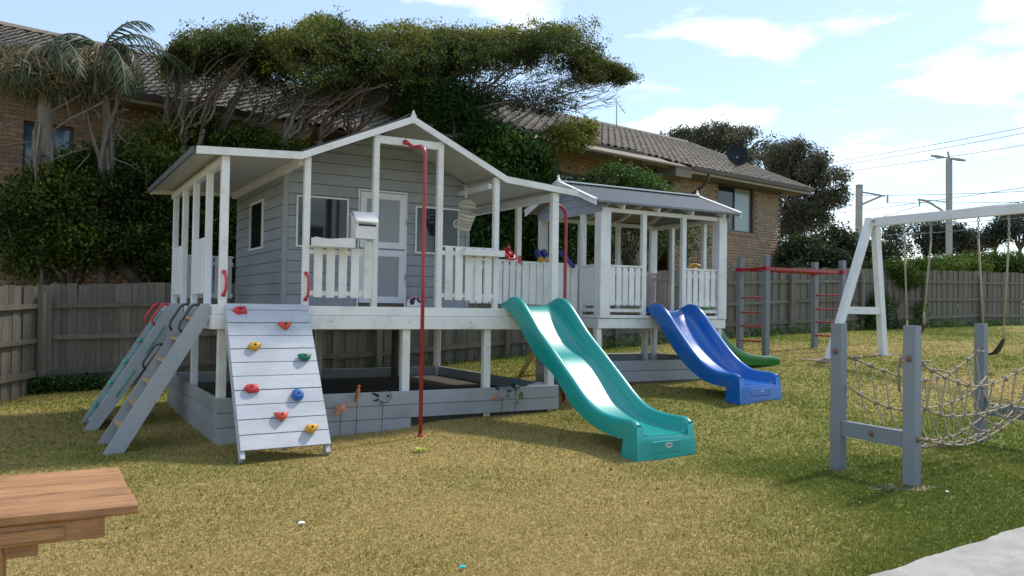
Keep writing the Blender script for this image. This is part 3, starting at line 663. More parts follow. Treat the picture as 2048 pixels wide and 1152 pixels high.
# ================================================================== MAIN CUBBY HOUSE
DZ = 1.585                 # deck level
def cubby():
    t = thing('cubby_house', 'large white and grey raised cubby house with gabled verandah roof and sandpit below', 'cubby house', (2.3, 1.5, .05))
    P = lambda name, mb, m, par=None, **k: part(name, mb, m, par or t, **k)
    # deck boards run back from the front beam
    x = -.05; bd = MB().box(-.069, .069, 0, 3.94, -.03, 0).mesh('deck_board', WHITEO)
    k = 0
    while x < 4.60:
        inst('deck_board', bd, t, (x+.02, .03, DZ)); x += .144
    # perimeter beams
    def beam(name, x0, x1, y0, y1, z0, z1, m=WHITE): P(name, MB().cbox(x0, x1, y0, y1, z0, z1, .005), m)
    beam('deck_beam', -.08, 4.63, -.035, .0, 1.475, DZ+.002); beam('deck_beam', -.09, 4.64, -.055, -.012, 1.305, 1.472)
    beam('deck_beam', -.085, -.05, .002, 4.0, 1.475, DZ+.001, WHITEO); beam('deck_beam', -.098, -.058, .0, 4.0, 1.305, 1.472, WHITEO)
    beam('deck_beam', 4.61, 4.645, .002, 1.0, 1.475, DZ+.001, WHITEO); beam('deck_beam', 4.60, 4.64, .002, 4.0, 1.30, 1.47, WHITEO)
    beam('deck_beam', -.08, 4.63, 3.98, 4.02, 1.31, DZ-.032)
    for xx in (.7, 1.5, 2.3, 3.1, 3.9): P('joist', MB().box(xx-.022, xx+.022, .03, 3.97, 1.36, DZ-.033), DARKT)
    # verandah posts
    def post(x0, x1, y0, y1, z0, z1, m=WHITE): P('post', MB().cbox(x0, x1, y0, y1, z0, z1, .006), m)
    post(-.01, .078, -.004, .085, DZ, 3.30); post(.950, 1.026, -.004, .07, DZ, 3.40); post(1.824, 1.898, -.004, .07, DZ, 3.78)
    post(2.712, 2.790, -.004, .07, DZ, 3.765); post(3.560, 3.636, -.004, .07, DZ, 3.37); post(4.500, 4.605, -.004, .09, DZ, 3.24)
    for yy in (.96, 1.92, 2.82, 3.72): post(-.01, .07, yy-.04, yy+.04, DZ, 3.32, WHITEO)
    post(4.52, 4.60, 1.02, 1.10, DZ, 3.25); post(3.60, 3.68, 3.9, 3.98, DZ, 3.3); post(4.52, 4.6, 3.9, 3.98, DZ, 3.25)
    # plates and beams under the roof
    beam('roof_plate', -.012, .072, .09, 3.98, 3.21, 3.305, WHITEO); beam('roof_plate', .90, .965, .075, 3.98, 3.29, 3.398, WHITEO)
    beam('roof_plate', 3.60, 3.66, .075, 3.98, 3.27, 3.345, WHITEO); beam('roof_plate', 3.50, 3.555, .075, 1.0, 3.22, 3.29, WHITEO); beam('roof_plate', 4.515, 4.59, .095, 3.98, 3.135, 3.235, WHITEO)
    beam('tie_beam', 1.90, 2.71, .004, .05, 3.655, 3.755)
    beam('tie_beam', 1.03, 1.82, .012, .05, 3.385, 3.40) if 0 else None
    # roof: left skillion, two gable slopes, right skillion
    prof = [(-.300, 3.368), (.890, 3.425), (2.322, 4.040), (3.715, 3.392), (4.885, 3.300)]
    y0, y1 = -.045, 4.06
    names = ('left', 'gl', 'gr', 'right')
    for i in range(4):
        (xa, za), (xb, zb) = prof[i], prof[i+1]; d = np.array([xb-xa, 0, zb-za]); L = np.linalg.norm(d); d = d/L; nn = np.array([-d[2], 0, d[0]])
        # corrugated sheet on top
        mb = MB(); nc = int(4.1/.04); vs_ = []
        for j in range(nc+1):
            y = lerp(y0+.004, y1, j/nc); h = .012+.009*math.sin(j*math.pi*.5*1.0+.3)
            a = np.array([xa, y, za])-d*(.02 if i == 0 else 0)+nn*h; b = np.array([xb, y, zb])+d*(.02 if i == 3 else 0)+nn*h; vs_ += [a, b]
        mb.add(vs_, [(2*j, 2*j+1, 2*j+3, 2*j+2) for j in range(nc)])
        rf = P('roof_sheet', mb, ROOFD)
        # cream lining, seen from below
        so_ = MB(); A = np.array([xa, y0+.03, za]); B = np.array([xb, y0+.03, zb])
        so_.prism([A-nn*.012, B-nn*.012, B-nn*.03, A-nn*.03], (0, y1-y0-.04, 0)); P('roof_lining', so_, SOFFIT)
        # fascia boards front and back
        for yy in (y0-.022, y1-.005):
            A = np.array([xa, yy, za]); B = np.array([xb, yy, zb]); dn = np.array([0, 0, .088])
            P('fascia', MB().prism([A, B, B-dn, A-dn], (0, .022, 0)), WHITE)
    P('finial', MB().prism([(2.322-.035, y0-.03, 4.03), (2.322-.035, y0-.03, 3.945), (2.322+.035, y0-.03, 3.945), (2.322+.035, y0-.03, 4.03), (2.335, y0-.03, 4.075), (2.322, y0-.03, 4.115), (2.309, y0-.03, 4.075)], (0, .045, 0)), WHITE)
    P('ridge_cap', MB().beam((2.322, y0, 4.056), (2.322, y1, 4.056), .12, .016), ROOFD)
    # gutter edge along the far left side
    P('gutter', MB().beam((-.325, y0+.03, 3.33), (-.325, y1, 3.33), .03, .075), ROOFD)
    P('edge_trim', MB().beam((-.31, y1+.03, 3.31), (1.0, y1+.03, 3.37), .02, .05), WHITE)
    # ---- the house body: weatherboards on three sides
    hx0, hx1, hy0, hy1 = .965, 3.675, 1.0, 3.92
    P('wall_core', MB().prism([(hx0+.03, hy0+.03, DZ), (hx1-.03, hy0+.03, DZ), (hx1-.03, hy0+.03, 3.36), (2.322, hy0+.03, 3.97), (hx0+.03, hy0+.03, 3.36)], (0, hy1-hy0-.06, 0)), GREY)
    bh = .148; r = 0; rr = random.Random(4)
    def roofz(x):
        for (xa, za), (xb, zb) in zip(prof[:-1], prof[1:]):
            if xa <= x <= xb: return za+(zb-za)*(x-xa)/(xb-xa)-.035
    while True:
        z0 = DZ+.002+r*bh; z1 = z0+bh-.007
        if z0 > 3.95: break
        if z0 < 3.25:
            xa = xb_ = hx0+.03; xc = hx1-.03; pts = [(xa, z0), (xc, z0), (xc, min(z1, 3.36)), (xa, min(z1, 3.36))]
        else:
            # follow the gable
            sl_l = (prof[2][1]-prof[1][1])/(prof[2][0]-prof[1][0]); sl_r = (prof[2][1]-prof[3][1])/(prof[3][0]-prof[2][0])
            lx = lambda z: max(hx0+.03, prof[1][0]+(z+.04-prof[1][1])/sl_l); rx = lambda z: min(hx1-.03, prof[3][0]-(z+.04-prof[3][1])/sl_r)
            zt = min(z1, 3.93)
            if zt <= z0+.01: break
            pts = [(lx(z0), z0), (rx(z0), z0), (rx(zt), zt), (lx(zt), zt)]
        # bevelled board: thicker at its foot
        f = [(px_, hy0-.004+rr.uniform(0, .002), pz) for px_, pz in pts]; f[0] = (f[0][0], hy0-.012, f[0][2]); f[1] = (f[1][0], hy0-.012, f[1][2])
        bk = [(px_, hy0+.028, pz) for px_, pz in pts]
        mb = MB(); mb.add(f+bk, [(0, 1, 2, 3), (7, 6, 5, 4), (0, 4, 5, 1), (1, 5, 6, 2), (2, 6, 7, 3), (3, 7, 4, 0)]); P('weatherboard', mb, GREY)
        if z0 < 3.3:
            for sx, nm in ((-1, 'l'), (1, 'r')):
                xo = hx0+.004 if sx < 0 else hx1-.004; xi = hx0+.029 if sx < 0 else hx1-.029; zt = min(z1, 3.36)
                mb = MB(); mb.add([(xo+sx*.008, hy0+.04, z0), (xo+sx*.008, hy1-.04, z0), (xo, hy1-.04, zt), (xo, hy0+.04, zt), (xi, hy0+.04, z0), (xi, hy1-.04, z0), (xi, hy1-.04, zt), (xi, hy0+.04, zt)],
                                  [(0, 1, 2, 3), (7, 6, 5, 4), (0, 4, 5, 1), (1, 5, 6, 2), (2, 6, 7, 3), (3, 7, 4, 0)]); P('weatherboard', mb, GREY)
        r += 1
    for xx in (hx0-.012, hx1-.055): P('corner_board', MB().cbox(xx, xx+.067, hy0-.022, hy0+.05, DZ, 3.37), GREY)
    # windows and the split door
    def win(x0, x1, z0, z1):
        f = MB(); w = .022; yf, yb = hy0-.032, hy0-.008
        for a in ((x0, x1, z1-w, z1), (x0, x1, z0, z0+w), (x0, x0+w, z0+w, z1-w), (x1-w, x1, z0+w, z1-w)): f.box(a[0], a[1], yf, yb, a[2], a[3])
        o = P('window', f, WHITE); P('pane', MB().box(x0+w, x1-w, yf+.012, yb-.004, z0+w, z1-w), GLASS, o)
    win(1.125, 1.835, 2.362, 3.046); win(2.820, 3.508, 2.352, 3.024)
    f = MB(); yf, yb = 1.72, 2.52    # side window
    xs_ = hx0-.03
    s0 = onX(526, 440, .95)[1]; s1 = onX(501, 440, .95)[1]; zb_ = onX(515, 499, .95)[2]; zt_ = onX(515, 403, .95)[2]
    for a in ((s0, s1, zt_-.03, zt_), (s0, s1, zb_, zb_+.03), (s0, s0+.035, zb_+.03, zt_-.03), (s1-.035, s1, zb_+.03, zt_-.03)): f.box(xs_, xs_+.03, a[0], a[1], a[2], a[3])
    o = P('window', f, WHITE); P('pane', MB().box(xs_+.014, xs_+.024, s0+.035, s1-.035, zb_+.03, zt_-.03), GLASS, o)
    # door jamb and leaves
    dx0, dx1, dz1 = 1.972, 2.690, 3.196
    j = MB()
    for a in ((dx0, dx0+.02, DZ, dz1-.02), (dx1-.02, dx1, DZ, dz1-.02), (dx0, dx1, dz1-.02, dz1)): j.box(a[0], a[1], hy0-.028, hy0-.006, a[2], a[3])
    P('door_jamb', j, WHITE)
    for z0, z1 in ((DZ+.055, 2.372), (2.395, dz1-.034)):
        x0, x1 = dx0+.028, dx1-.028; w = .088; f = MB()
        for a in ((x0, x1, z1-w, z1), (x0, x1, z0, z0+w), (x0, x0+w, z0+w, z1-w), (x1-w, x1, z0+w, z1-w)): f.box(a[0], a[1], hy0-.040, hy0-.010, a[2], a[3])
        o = P('door', f, WHITEO); P('door_panel', MB().box(x0+w, x1-w, hy0-.028, hy0-.016, z0+w, z1-w), DOORG, o)
        P('hinge', MB().box(x1-.004, x1+.02, hy0-.046, hy0-.030, (z0+z1)/2-.04, (z0+z1)/2+.04), STEEL, o)
    P('door_threshold', MB().box(dx0, dx1, hy0-.02, hy0-.012, DZ+.001, DZ+.05), DARKT)
    # ---- slatted rails
    def rail_panel(p0, p1, n, w, z0, z1, face, m=WHITE, cap=None, rz=(.05, .55)):
        """n slats between two plan points, on the side given by face; two rails behind"""
        p0, p1 = np.array(p0, float), np.array(p1, float); d = p1-p0; L = np.linalg.norm(d); d = d/L; fn = np.array(face, float); gap = (L-n*w)/(n+1)
        for hz in rz:
            A = p0-fn*.018; B = p1-fn*.018; P('rail', MB().beam((A[0], A[1], z0+hz), (B[0], B[1], z0+hz), .035, .055), m)
        for i in range(n):
            c = gap+i*(w+gap); a = p0+d*c; b = p0+d*(c+w); mb = MB()
            mb.prism([(a[0], a[1], z0+rr.uniform(-.004, .004)), (b[0], b[1], z0), (b[0], b[1], z1), (a[0], a[1], z1)], (fn[0]*.018, fn[1]*.018, 0)); P('slat', mb, m)
        if cap is not None: P('rail_cap', MB().beam((p0[0], p0[1], cap), (p1[0], p1[1], cap), .06, .03), m)
    rail_panel((1.026, -.0), (1.70, -.0), 4, .103, 1.692, 2.30, (0, -1))
    # the narrow piece by the mailbox
    P('slat', MB().box(1.712, 1.818, -.016, .0, 1.69, 2.38), WHITE); P('rail', MB().box(1.66, 1.83, .004, .035, 1.74, 1.79), WHITE)
    rail_panel((2.79, 0), (3.56, 0), 5, .106, 1.690, 2.385, (0, -1), rz=(.06, .62))
    P('rail_cap', MB().box(2.79, 3.56, -.005, .04, 2.386, 2.402), WHITE)
    # left side panels and the back of the left verandah
    rail_panel((-.0, 1.88), (0, 1.0), 6, .135, 1.72, 2.42, (-1, 0), WHITEO); rail_panel((0, 3.68), (0, 2.86), 6, .128, 1.72, 2.42, (-1, 0), WHITEO)
    rail_panel((.06, 3.95), (.94, 3.95), 6, .12, 1.68, 2.32, (0, -1), WHITEO, cap=2.34)
    # right verandah: shaded panel from the house corner, then the sunny run to the bridge
    rail_panel((3.70, 1.04), (4.52, 1.04), 7, .088, 1.66, 2.30, (0, -1), WHITE, cap=2.315)
    rail_panel((4.60, 1.02), (5.50, 1.02), 7, .112, 1.655, 2.285, (0, -1), WHITE, cap=2.300)
    P('post', MB().cbox(5.50, 5.625, .985, 1.05, 1.46, 2.292), WHITE)
    # the bridge towards the smaller tower
    for k in range(7): P('deck_board', MB().box(4.64, 5.64, 1.04+k*.145, 1.04+k*.145+.138, DZ-.035, DZ-.005), WHITEO)
    P('deck_beam', MB().cbox(4.645, 5.64, .985, 1.02, 1.475, 1.575), WHITE); P('deck_beam', MB().cbox(4.645, 5.60, 1.0, 1.04, 1.31, 1.47), WHITEO)
    rail_panel((5.6, 2.1), (4.62, 2.1), 7, .10, 1.66, 2.28, (0, 1), WHITE, cap=2.30)
    # ---- below the deck
    def leg(x0, x1, y0, y1, z1=1.31, m=WHITE): z0 = g((x0+x1)/2, y0)-.05; P('support_post', MB().cbox(x0, x1, y0, y1, z0, z1), m)
    leg(.0, .10, .035, .135); leg(2.255, 2.36, .005, .10); leg(3.44, 3.54, .005, .10); leg(4.46, 4.565, .005, .11)
    leg(.02, .11, 1.95, 2.04, m=WHITEO); leg(.02, .11, 3.85, 3.94, m=WHITEO); leg(2.3, 2.4, 3.85, 3.94, m=WHITEO); leg(3.75, 3.86, 3.78, 3.88, m=WHITEO); leg(4.5, 4.6, 3.85, 3.94, m=WHITEO)
    P('support_post', MB().tube([(3.45, 3.2, .0), (3.45, 3.2, 1.4)], .06, 10), DARKT, smooth=True)
    # sandpit edging
    def brd(x0, x1, y0, y1, z0, z1, m=GREYM): P('sandpit_board', MB().cbox(x0, x1, y0, y1, z0, z1, .006), m)
    fl = -.02
    for z0, z1, xe in ((.350, .519, 4.612), (.182, .345, 4.612), (-.06, .177, 2.366)):
        brd(-.012, xe, -.045, -.002, z0, z1); brd(-.012, .030, .0, 3.9, z0, z1); brd(.03, 4.60, 3.86, 3.90, z0, z1)
        if z0 > .1: brd(4.565, 4.61, .0, 3.86, z0, z1)
    sb = MB(); n_ = 12
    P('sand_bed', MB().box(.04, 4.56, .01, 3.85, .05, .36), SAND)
    P('corner_seat', MB().prism([(4.12, .004, .50), (4.55, .004, .50), (4.55, .42, .50)], (0, 0, .03)), WHITEO)
    # grab handles on the posts
    for xx, yy, z0, z1 in ((.036, -.010, 1.70, 1.96), (.985, -.010, 1.665, 1.975)):
        dz = .045
        h = MB(); h.tube([(xx, yy, z0), (xx+.004, yy-.05, z0+.03), (xx+.01, yy-.07, z0+.07), (xx+.01, yy-.07, z1-.07), (xx+.004, yy-.05, z1-.03), (xx, yy, z1)], [.018, .017, .016, .016, .017, .018], 8)
        for z in (z0, z1): h.lathe([(.0, .0), (.026, .0), (.026, .014), (.014, .022)], (xx, yy+.006, z), 10, (0, -1, 0))
        P('grab_handle', h, REDP, smooth=True)
    # bolt heads on the front beam
    bm = MB().lathe([(.0, 0), (.011, 0), (.009, .006), (0, .007)], (0, 0, 0), 8, (0, -1, 0)).mesh('bolt', STEEL)
    for xx in (.3, 1.3, 2.32, 3.2, 3.9): inst('bolt', bm, t, (xx, -.055, 1.40))
    for xx in (.15, 1.6, 2.75, 3.45, 4.4):
        for zz in (.40, .48, .22, .30): inst('bolt', bm, t, (xx, -.045, zz), scale=(.6, .6, .6))
    return t
CUBBY = cubby()

# ------------------------------------------------------------------ pieces fixed to the cubby but liftable
def planter(x0, x1, z0, z1, y0, y1, wavy, label):
    t = thing('planter_box', label, 'planter box', ((x0+x1)/2, y0, z0), 'planter boxes on the verandah rails')
    k = 16; top = [(lerp(x1, x0, i/k), y0, z1+(wavy*math.sin(lerp(0, 2*math.pi, i/k)*1.0+.6) if wavy else 0)) for i in range(k+1)]
    part('front_board', MB().prism([(x0, y0, z0), (x1, y0, z0)]+top, (0, .018, 0)), WHITE, t)
    part('back_board', MB().box(x0+.019, x1-.019, y1-.016, y1, z0+.02, z1), WHITE, t)
    part('end_board', MB().box(x0, x0+.018, y0+.019, y1, z0, z1), WHITE, t); part('end_board', MB().box(x1-.018, x1, y0+.019, y1, z0, z1), WHITE, t)
    part('base_board', MB().box(x0+.019, x1-.019, y0+.019, y1-.017, z0, z0+.018), WHITE, t)
    part('soil', MB().box(x0+.019, x1-.019, y0+.019, y1-.017, z0+.02, z1-.04), DARKT, t)
planter(1.036, 1.535, 2.300, 2.405, -.185, -.02, .010, 'white planter box with wavy top on the rail left of the mailbox')
planter(3.050, 3.645, 2.285, 2.365, -.155, -.02, 0, 'straight white planter box on the rail right of the red pole')

def mailbox():
    x0, x1 = 1.535, 1.800; yb, yf = -.008, -.20; z0, z1 = 2.420, 2.600
    t = thing('mailbox', 'white wooden toy mailbox with gabled lid fixed to a verandah post', 'mailbox', (1.67, -.1, z0))
    b = MB(); b.prism([(x0, yf, z0), (x0, yb, z0), (x0, yb, z1+.10), (x0, (yf+yb)/2, z1+.115), (x0, yf, z1)], (x1-x0, 0, 0)); part('body', b, WHITE, t)
    f = MB(); f.prism([(x0-.01, yf-.035, z1+.012), (x0-.01, (yf+yb)/2, z1+.135), (x0-.01, (yf+yb)/2, z1+.155), (x0-.01, yf-.035, z1+.032)], (x1-x0+.02, 0, 0))
    part('lid', f, WHITE, t)
    f = MB(); f.prism([(x0-.01, yb, z1+.105), (x0-.01, (yf+yb)/2+.001, z1+.134), (x0-.01, (yf+yb)/2+.001, z1+.154), (x0-.01, yb, z1+.125)], (x1-x0+.02, 0, 0)); part('lid', f, WHITE, t)
    part('slot', MB().box(x0+.03, x1-.01, yf-.003, yf+.004, z1-.028, z1-.004), BLACKR, t)
mailbox()

def fire_pole(label, pts, base, tip_dir):
    t = thing('fire_pole', label, 'fire pole', base, 'red fireman poles')
    part('pole', MB().tube(pts, .024, 12), REDM, t, True)
    tip = Vector(pts[-1]); d = Vector(tip_dir).normalized()
    part('bracket', MB().lathe([(.0, .035), (.036, .035), (.036, .02), (.026, .0), (.024, -.04)], tip, 12, d), REDM, t, True)
    z = Vector(base); part('base_collar', MB().lathe([(.03, -.03), (.034, .0), (.034, .03), (.024, .04)], z, 10), REDM, t, True)
px_ = 2.225; py = -.665; gz = g(px_, py)
arc = [(px_, py+.62-.62*math.cos(a), 3.40+.185*math.sin(a)) for a in np.linspace(0, math.pi/2, 7)]
arc = [(px_, py, gz-.05), (px_, py, 2.0), (px_, py, 3.36)]+[(px_, py+.18*(1-math.cos(a)), 3.40+.17*math.sin(a)) for a in np.linspace(.1, math.pi/2, 6)]+[(px_, py+.36, 3.585), (px_, -.12, 3.665), (px_, -.065, 3.69)]
fire_pole('tall red fire pole standing in front of the cubby door', arc, (px_, py, gz), (0, 1, .15))
q = onX(1086, 402, 4.6); p = onY(1130, 440, q[1]); xx = 5.01; yy = q[1]; gz = g(xx, yy)
arc = [(xx, yy, gz-.05), (xx, yy, 1.8), (xx, yy, 2.93)]+[(xx-.16*(1-math.cos(a)), yy, 2.96+.17*math.sin(a)) for a in np.linspace(.1, math.pi/2, 6)]+[(xx-.30, yy, 3.145), (4.645, yy, 3.165)]
fire_pole('red fire pole beside the teal slide at the right end of the cubby', arc, (xx, yy, gz), (-1, 0, 0))

# climbing wall
def climbing_wall():
    t = thing('climbing_wall', 'sloping pale grey plank climbing wall with coloured holds leaning on the deck', 'climbing wall', (.48, -.7, 0))
    T0, T1 = np.array([.045, -.062, DZ+.003]), np.array([.992, -.062, DZ+.003])
    B0, B1 = np.array([.0, -1.235, .095]), np.array([.955, -1.175, .095])
    nrm = np.cross(T1-T0, B0-T0); nrm /= np.linalg.norm(nrm)
    if nrm[1] > 0: nrm = -nrm
    n = 11; rr = random.Random(8)
    fr = [0, .062]+[.062+(1-.062)*(i/10) for i in range(1, 11)]
    fr = [0]+[lerp(.052, 1, i/10) for i in range(11)]
    for i in range(n):
        a, b = fr[i], fr[i+1]-.006; j = rr.uniform(-.002, .003)
        q = [lerp(T0, B0, a)+nrm*(.022+j), lerp(T1, B1, a)+nrm*(.022+j), lerp(T1, B1, b)+nrm*(.022+j), lerp(T0, B0, b)+nrm*(.022+j)]
        part('plank', MB().prism(q, -nrm*.022), GREYL, t)
    for s in (.02, .5, .965):
        A = lerp(T0, T1, s)-nrm*.05; Bb = lerp(B0, B1, s)-nrm*.05; Bb = Bb+(Bb-A)/np.linalg.norm(Bb-A)*(.07 if s != .5 else -.03)
        part('stud', MB().beam(A, Bb, .045, .095, nrm), GREYL, t)
    # side cheek board at left
    ex = (T1-T0)/np.linalg.norm(T1-T0); ey = np.cross(nrm, ex)
    if ey[2] < 0: ey = -ey
    shapes = {'arrow': [(-.085, 0), (-.045, .05), (.075, .055), (.082, -.045), (-.03, -.058)], 'tri': [(-.085, .042), (.085, .045), (.05, -.02), (.01, -.062), (-.045, -.03)],
              'moon': [(-.082, .0), (-.05, .05), (.03, .056), (.085, .02), (.055, -.005), (.02, -.055), (-.045, -.045)], 'bowl': [(-.085, .03), (-.03, .045), (.085, .028), (.06, -.025), (.005, -.062), (-.05, -.03)],
              'round': [(.07*math.cos(k*.5236), .08*math.sin(k*.5236)) for k in range(12)]}
    YL = mat('yellow_hold', (.62, .31, .02), .45, .1, 12); RD = mat('red_hold', (.56, .03, .045), .45, .1, 12); OR = mat('orange_red_hold', (.60, .075, .035), .45, .1, 12); GN = mat('green_hold', (.0, .15, .085), .45, .1, 12); BL = mat('blue_hold', (.015, .12, .42), .45, .1, 12)
    for x, y, sh, m_, lab in ((479, 622, 'arrow', RD, 'red climbing hold at the top'), (570, 652, 'tri', OR, 'orange red climbing hold near the top right'), (509, 694, 'moon', YL, 'yellow climbing hold at upper left'), (609, 715, 'bowl', GN, 'green climbing hold'),
                         (502, 778, 'arrow', RD, 'red climbing hold halfway down'), (595, 790, 'round', BL, 'round blue climbing hold'), (563, 833, 'tri', OR, 'orange red climbing hold lower down'), (623, 858, 'moon', YL, 'yellow climbing hold at lower right')):
        c = onP(x, y, T0+nrm*.022, nrm); o = shapes[sh]; rings = [(1.0, 0), (.98, .018), (.82, .042), (.5, .056), (.22, .046)]
        mb = MB(); vs_ = []; k = len(o)
        for s, h in rings:
            for a, b in o: vs_.append(c+ex*a*s*.96+ey*(b*s*.92-.012*(1-s))+nrm*h)
        fs = [(i*k+j, i*k+(j+1) % k, (i+1)*k+(j+1) % k, (i+1)*k+j) for i in range(len(rings)-1) for j in range(k)]+[tuple((len(rings)-1)*k+j for j in range(k))]
        mb.add(vs_, fs); h = part('climbing_hold', mb, m_, t, True, lab)
        part('bolt', MB().lathe([(.014, .0), (.014, .012), (.0, .012)], c+nrm*.044, 8, nrm), BLACKR, h)
climbing_wall()

# the two ladders on the left side
def side_ladders():
    def stringer(t, Y, tp, bt, m=GREYM):
        # tp/bt: photo pixels of the outer corners, read on the plane y = Y
        q = [onY(x, y, Y) for x, y in tp+bt]; part('stringer', MB().prism(q, (0, .042, 0)), m, t); return q
    t = thing('step_ladder', 'grey ladder with bare timber treads leaning on the left deck edge', 'ladder', (-.7, .5, 0))
    zt = DZ+.01
    def st(t, y, xt0, xt1, xb0, xb1, m=GREYM):
        zb = g(xb0, y)-.03; part('stringer', MB().prism([(xt0, y, zt), (xt1, y, zt), (xt1+.0, y, 1.42), (xb1, y, zb), (xb0, y, zb)], (0, .042, 0)), m, t)
    a0 = onY(402, 608, .06)[0]; a1 = -.10; b0 = onY(200, 917, .06)[0]; b1 = onY(243, 911, .06)[0]
    st(t, .06, a0, a1, b0, b1); st(t, .80, a0, a1, b0, b1)
    n = 6
    for i in range(n):
        z = lerp(.22, 1.44, i/(n-1)) - .0; s = (z-g(b0, .3))/(zt-g(b0, .3)); x0 = lerp(b0, a0, s)+.025; 
        part('tread', MB().box(x0, x0+.17, .103, .799, z-.03, z), TREAD, t)
    for y in (.085, .825):
        P = lambda s, d: np.array([lerp(b0, a0, s)-d*.82, y, lerp(g(b0, y), zt, s)+d*.55])
        h = MB(); h.tube([P(.80, .0), P(.815, .05), P(.84, .07), P(.95, .07), P(.975, .05), P(.99, .0)], .015, 8); part('grab_handle', h, DGREENP, t, True)
        h = MB(); h.tube([P(.52, .0), P(.53, .05), P(.55, .07), P(.66, .07), P(.68, .05), P(.70, .0)], .014, 8)
        if y > .5: part('grab_handle', h, DGREENP, t, True)
    t = thing('rope_ramp', 'grey ramp with knotted green rope and red handles behind the step ladder', 'ramp', (-.7, 2.3, 0))
    a0, a1 = onY(345, 604, 2.0)[0], -.10; b0 = onY(163, 865, 2.0)[0]; b1 = onY(190, 862, 2.0)[0]
    a0 = min(a0, -.26)
    st(t, 1.98, a0, a1, b0, b1); st(t, 2.74, a0, a1, b0, b1)
    dx = np.array([a0-b0, 0, zt-g(b0, 2.3)]); dl = dx/np.linalg.norm(dx); up = np.array([-dl[2], 0, dl[0]])
    A = np.array([b0+.10, 2.022, g(b0, 2.3)+.09]); k = 9
    L = np.linalg.norm(dx)-.12
    for i in range(k):
        s0 = A+dl*(L*i/k); s1 = A+dl*(L*(i+1)/k-.006); part('ramp_board', MB().prism([s0, s1, s1+np.array([0, .717, 0]), s0+np.array([0, .717, 0])], -up*.02), GREYM, t)
    rp_ = [A+np.array([0, .36, 0])+dl*(L*s)+up*.025 for s in np.linspace(.02, .93, 10)]
    part('rope', MB().tube(rp_, .013, 6), GREENROPE, t, True)
    for s in (.12, .30, .48, .66): 
        c = A+np.array([0, .36, 0])+dl*(L*s)+up*.03
        kn = MB(); kn.tube([c-dl*.03-np.array([0, .05, 0]), c+up*.04, c+dl*.03+np.array([0, .05, 0])], .016, 6); kn.tube([c+dl*.03-np.array([0, .05, 0]), c+up*.03, c-dl*.03+np.array([0, .05, 0])], .014, 6); part('knot', kn, GREENROPE, t, True)
    for s in (.28, .62):
        y = 1.972; c = np.array([lerp(b0, a0, s), y, lerp(g(b0, 2), zt, s)])+np.array([.10, 0, -.03]); part('rope', MB().tube([c+np.array([0, .03, 0]), c+np.array([0, -.012, 0]), c+dl*.20+np.array([0, -.015, 0]), c+dl*.40+np.array([0, -.012, 0]), c+dl*.4+np.array([0, .03, 0])], .010, 6), GREENROPE, t, True)
    for y in (2.0, 2.76):
        P = lambda s, d: np.array([lerp(b0, a0, s)-d*.82, y, lerp(g(b0, y), zt, s)+d*.55])
        h = MB(); h.tube([P(.82, .0), P(.83, .05), P(.85, .075), P(.95, .075), P(.975, .05), P(.985, .0)], .017, 8); part('grab_handle', h, REDP, t, True)
side_ladders()
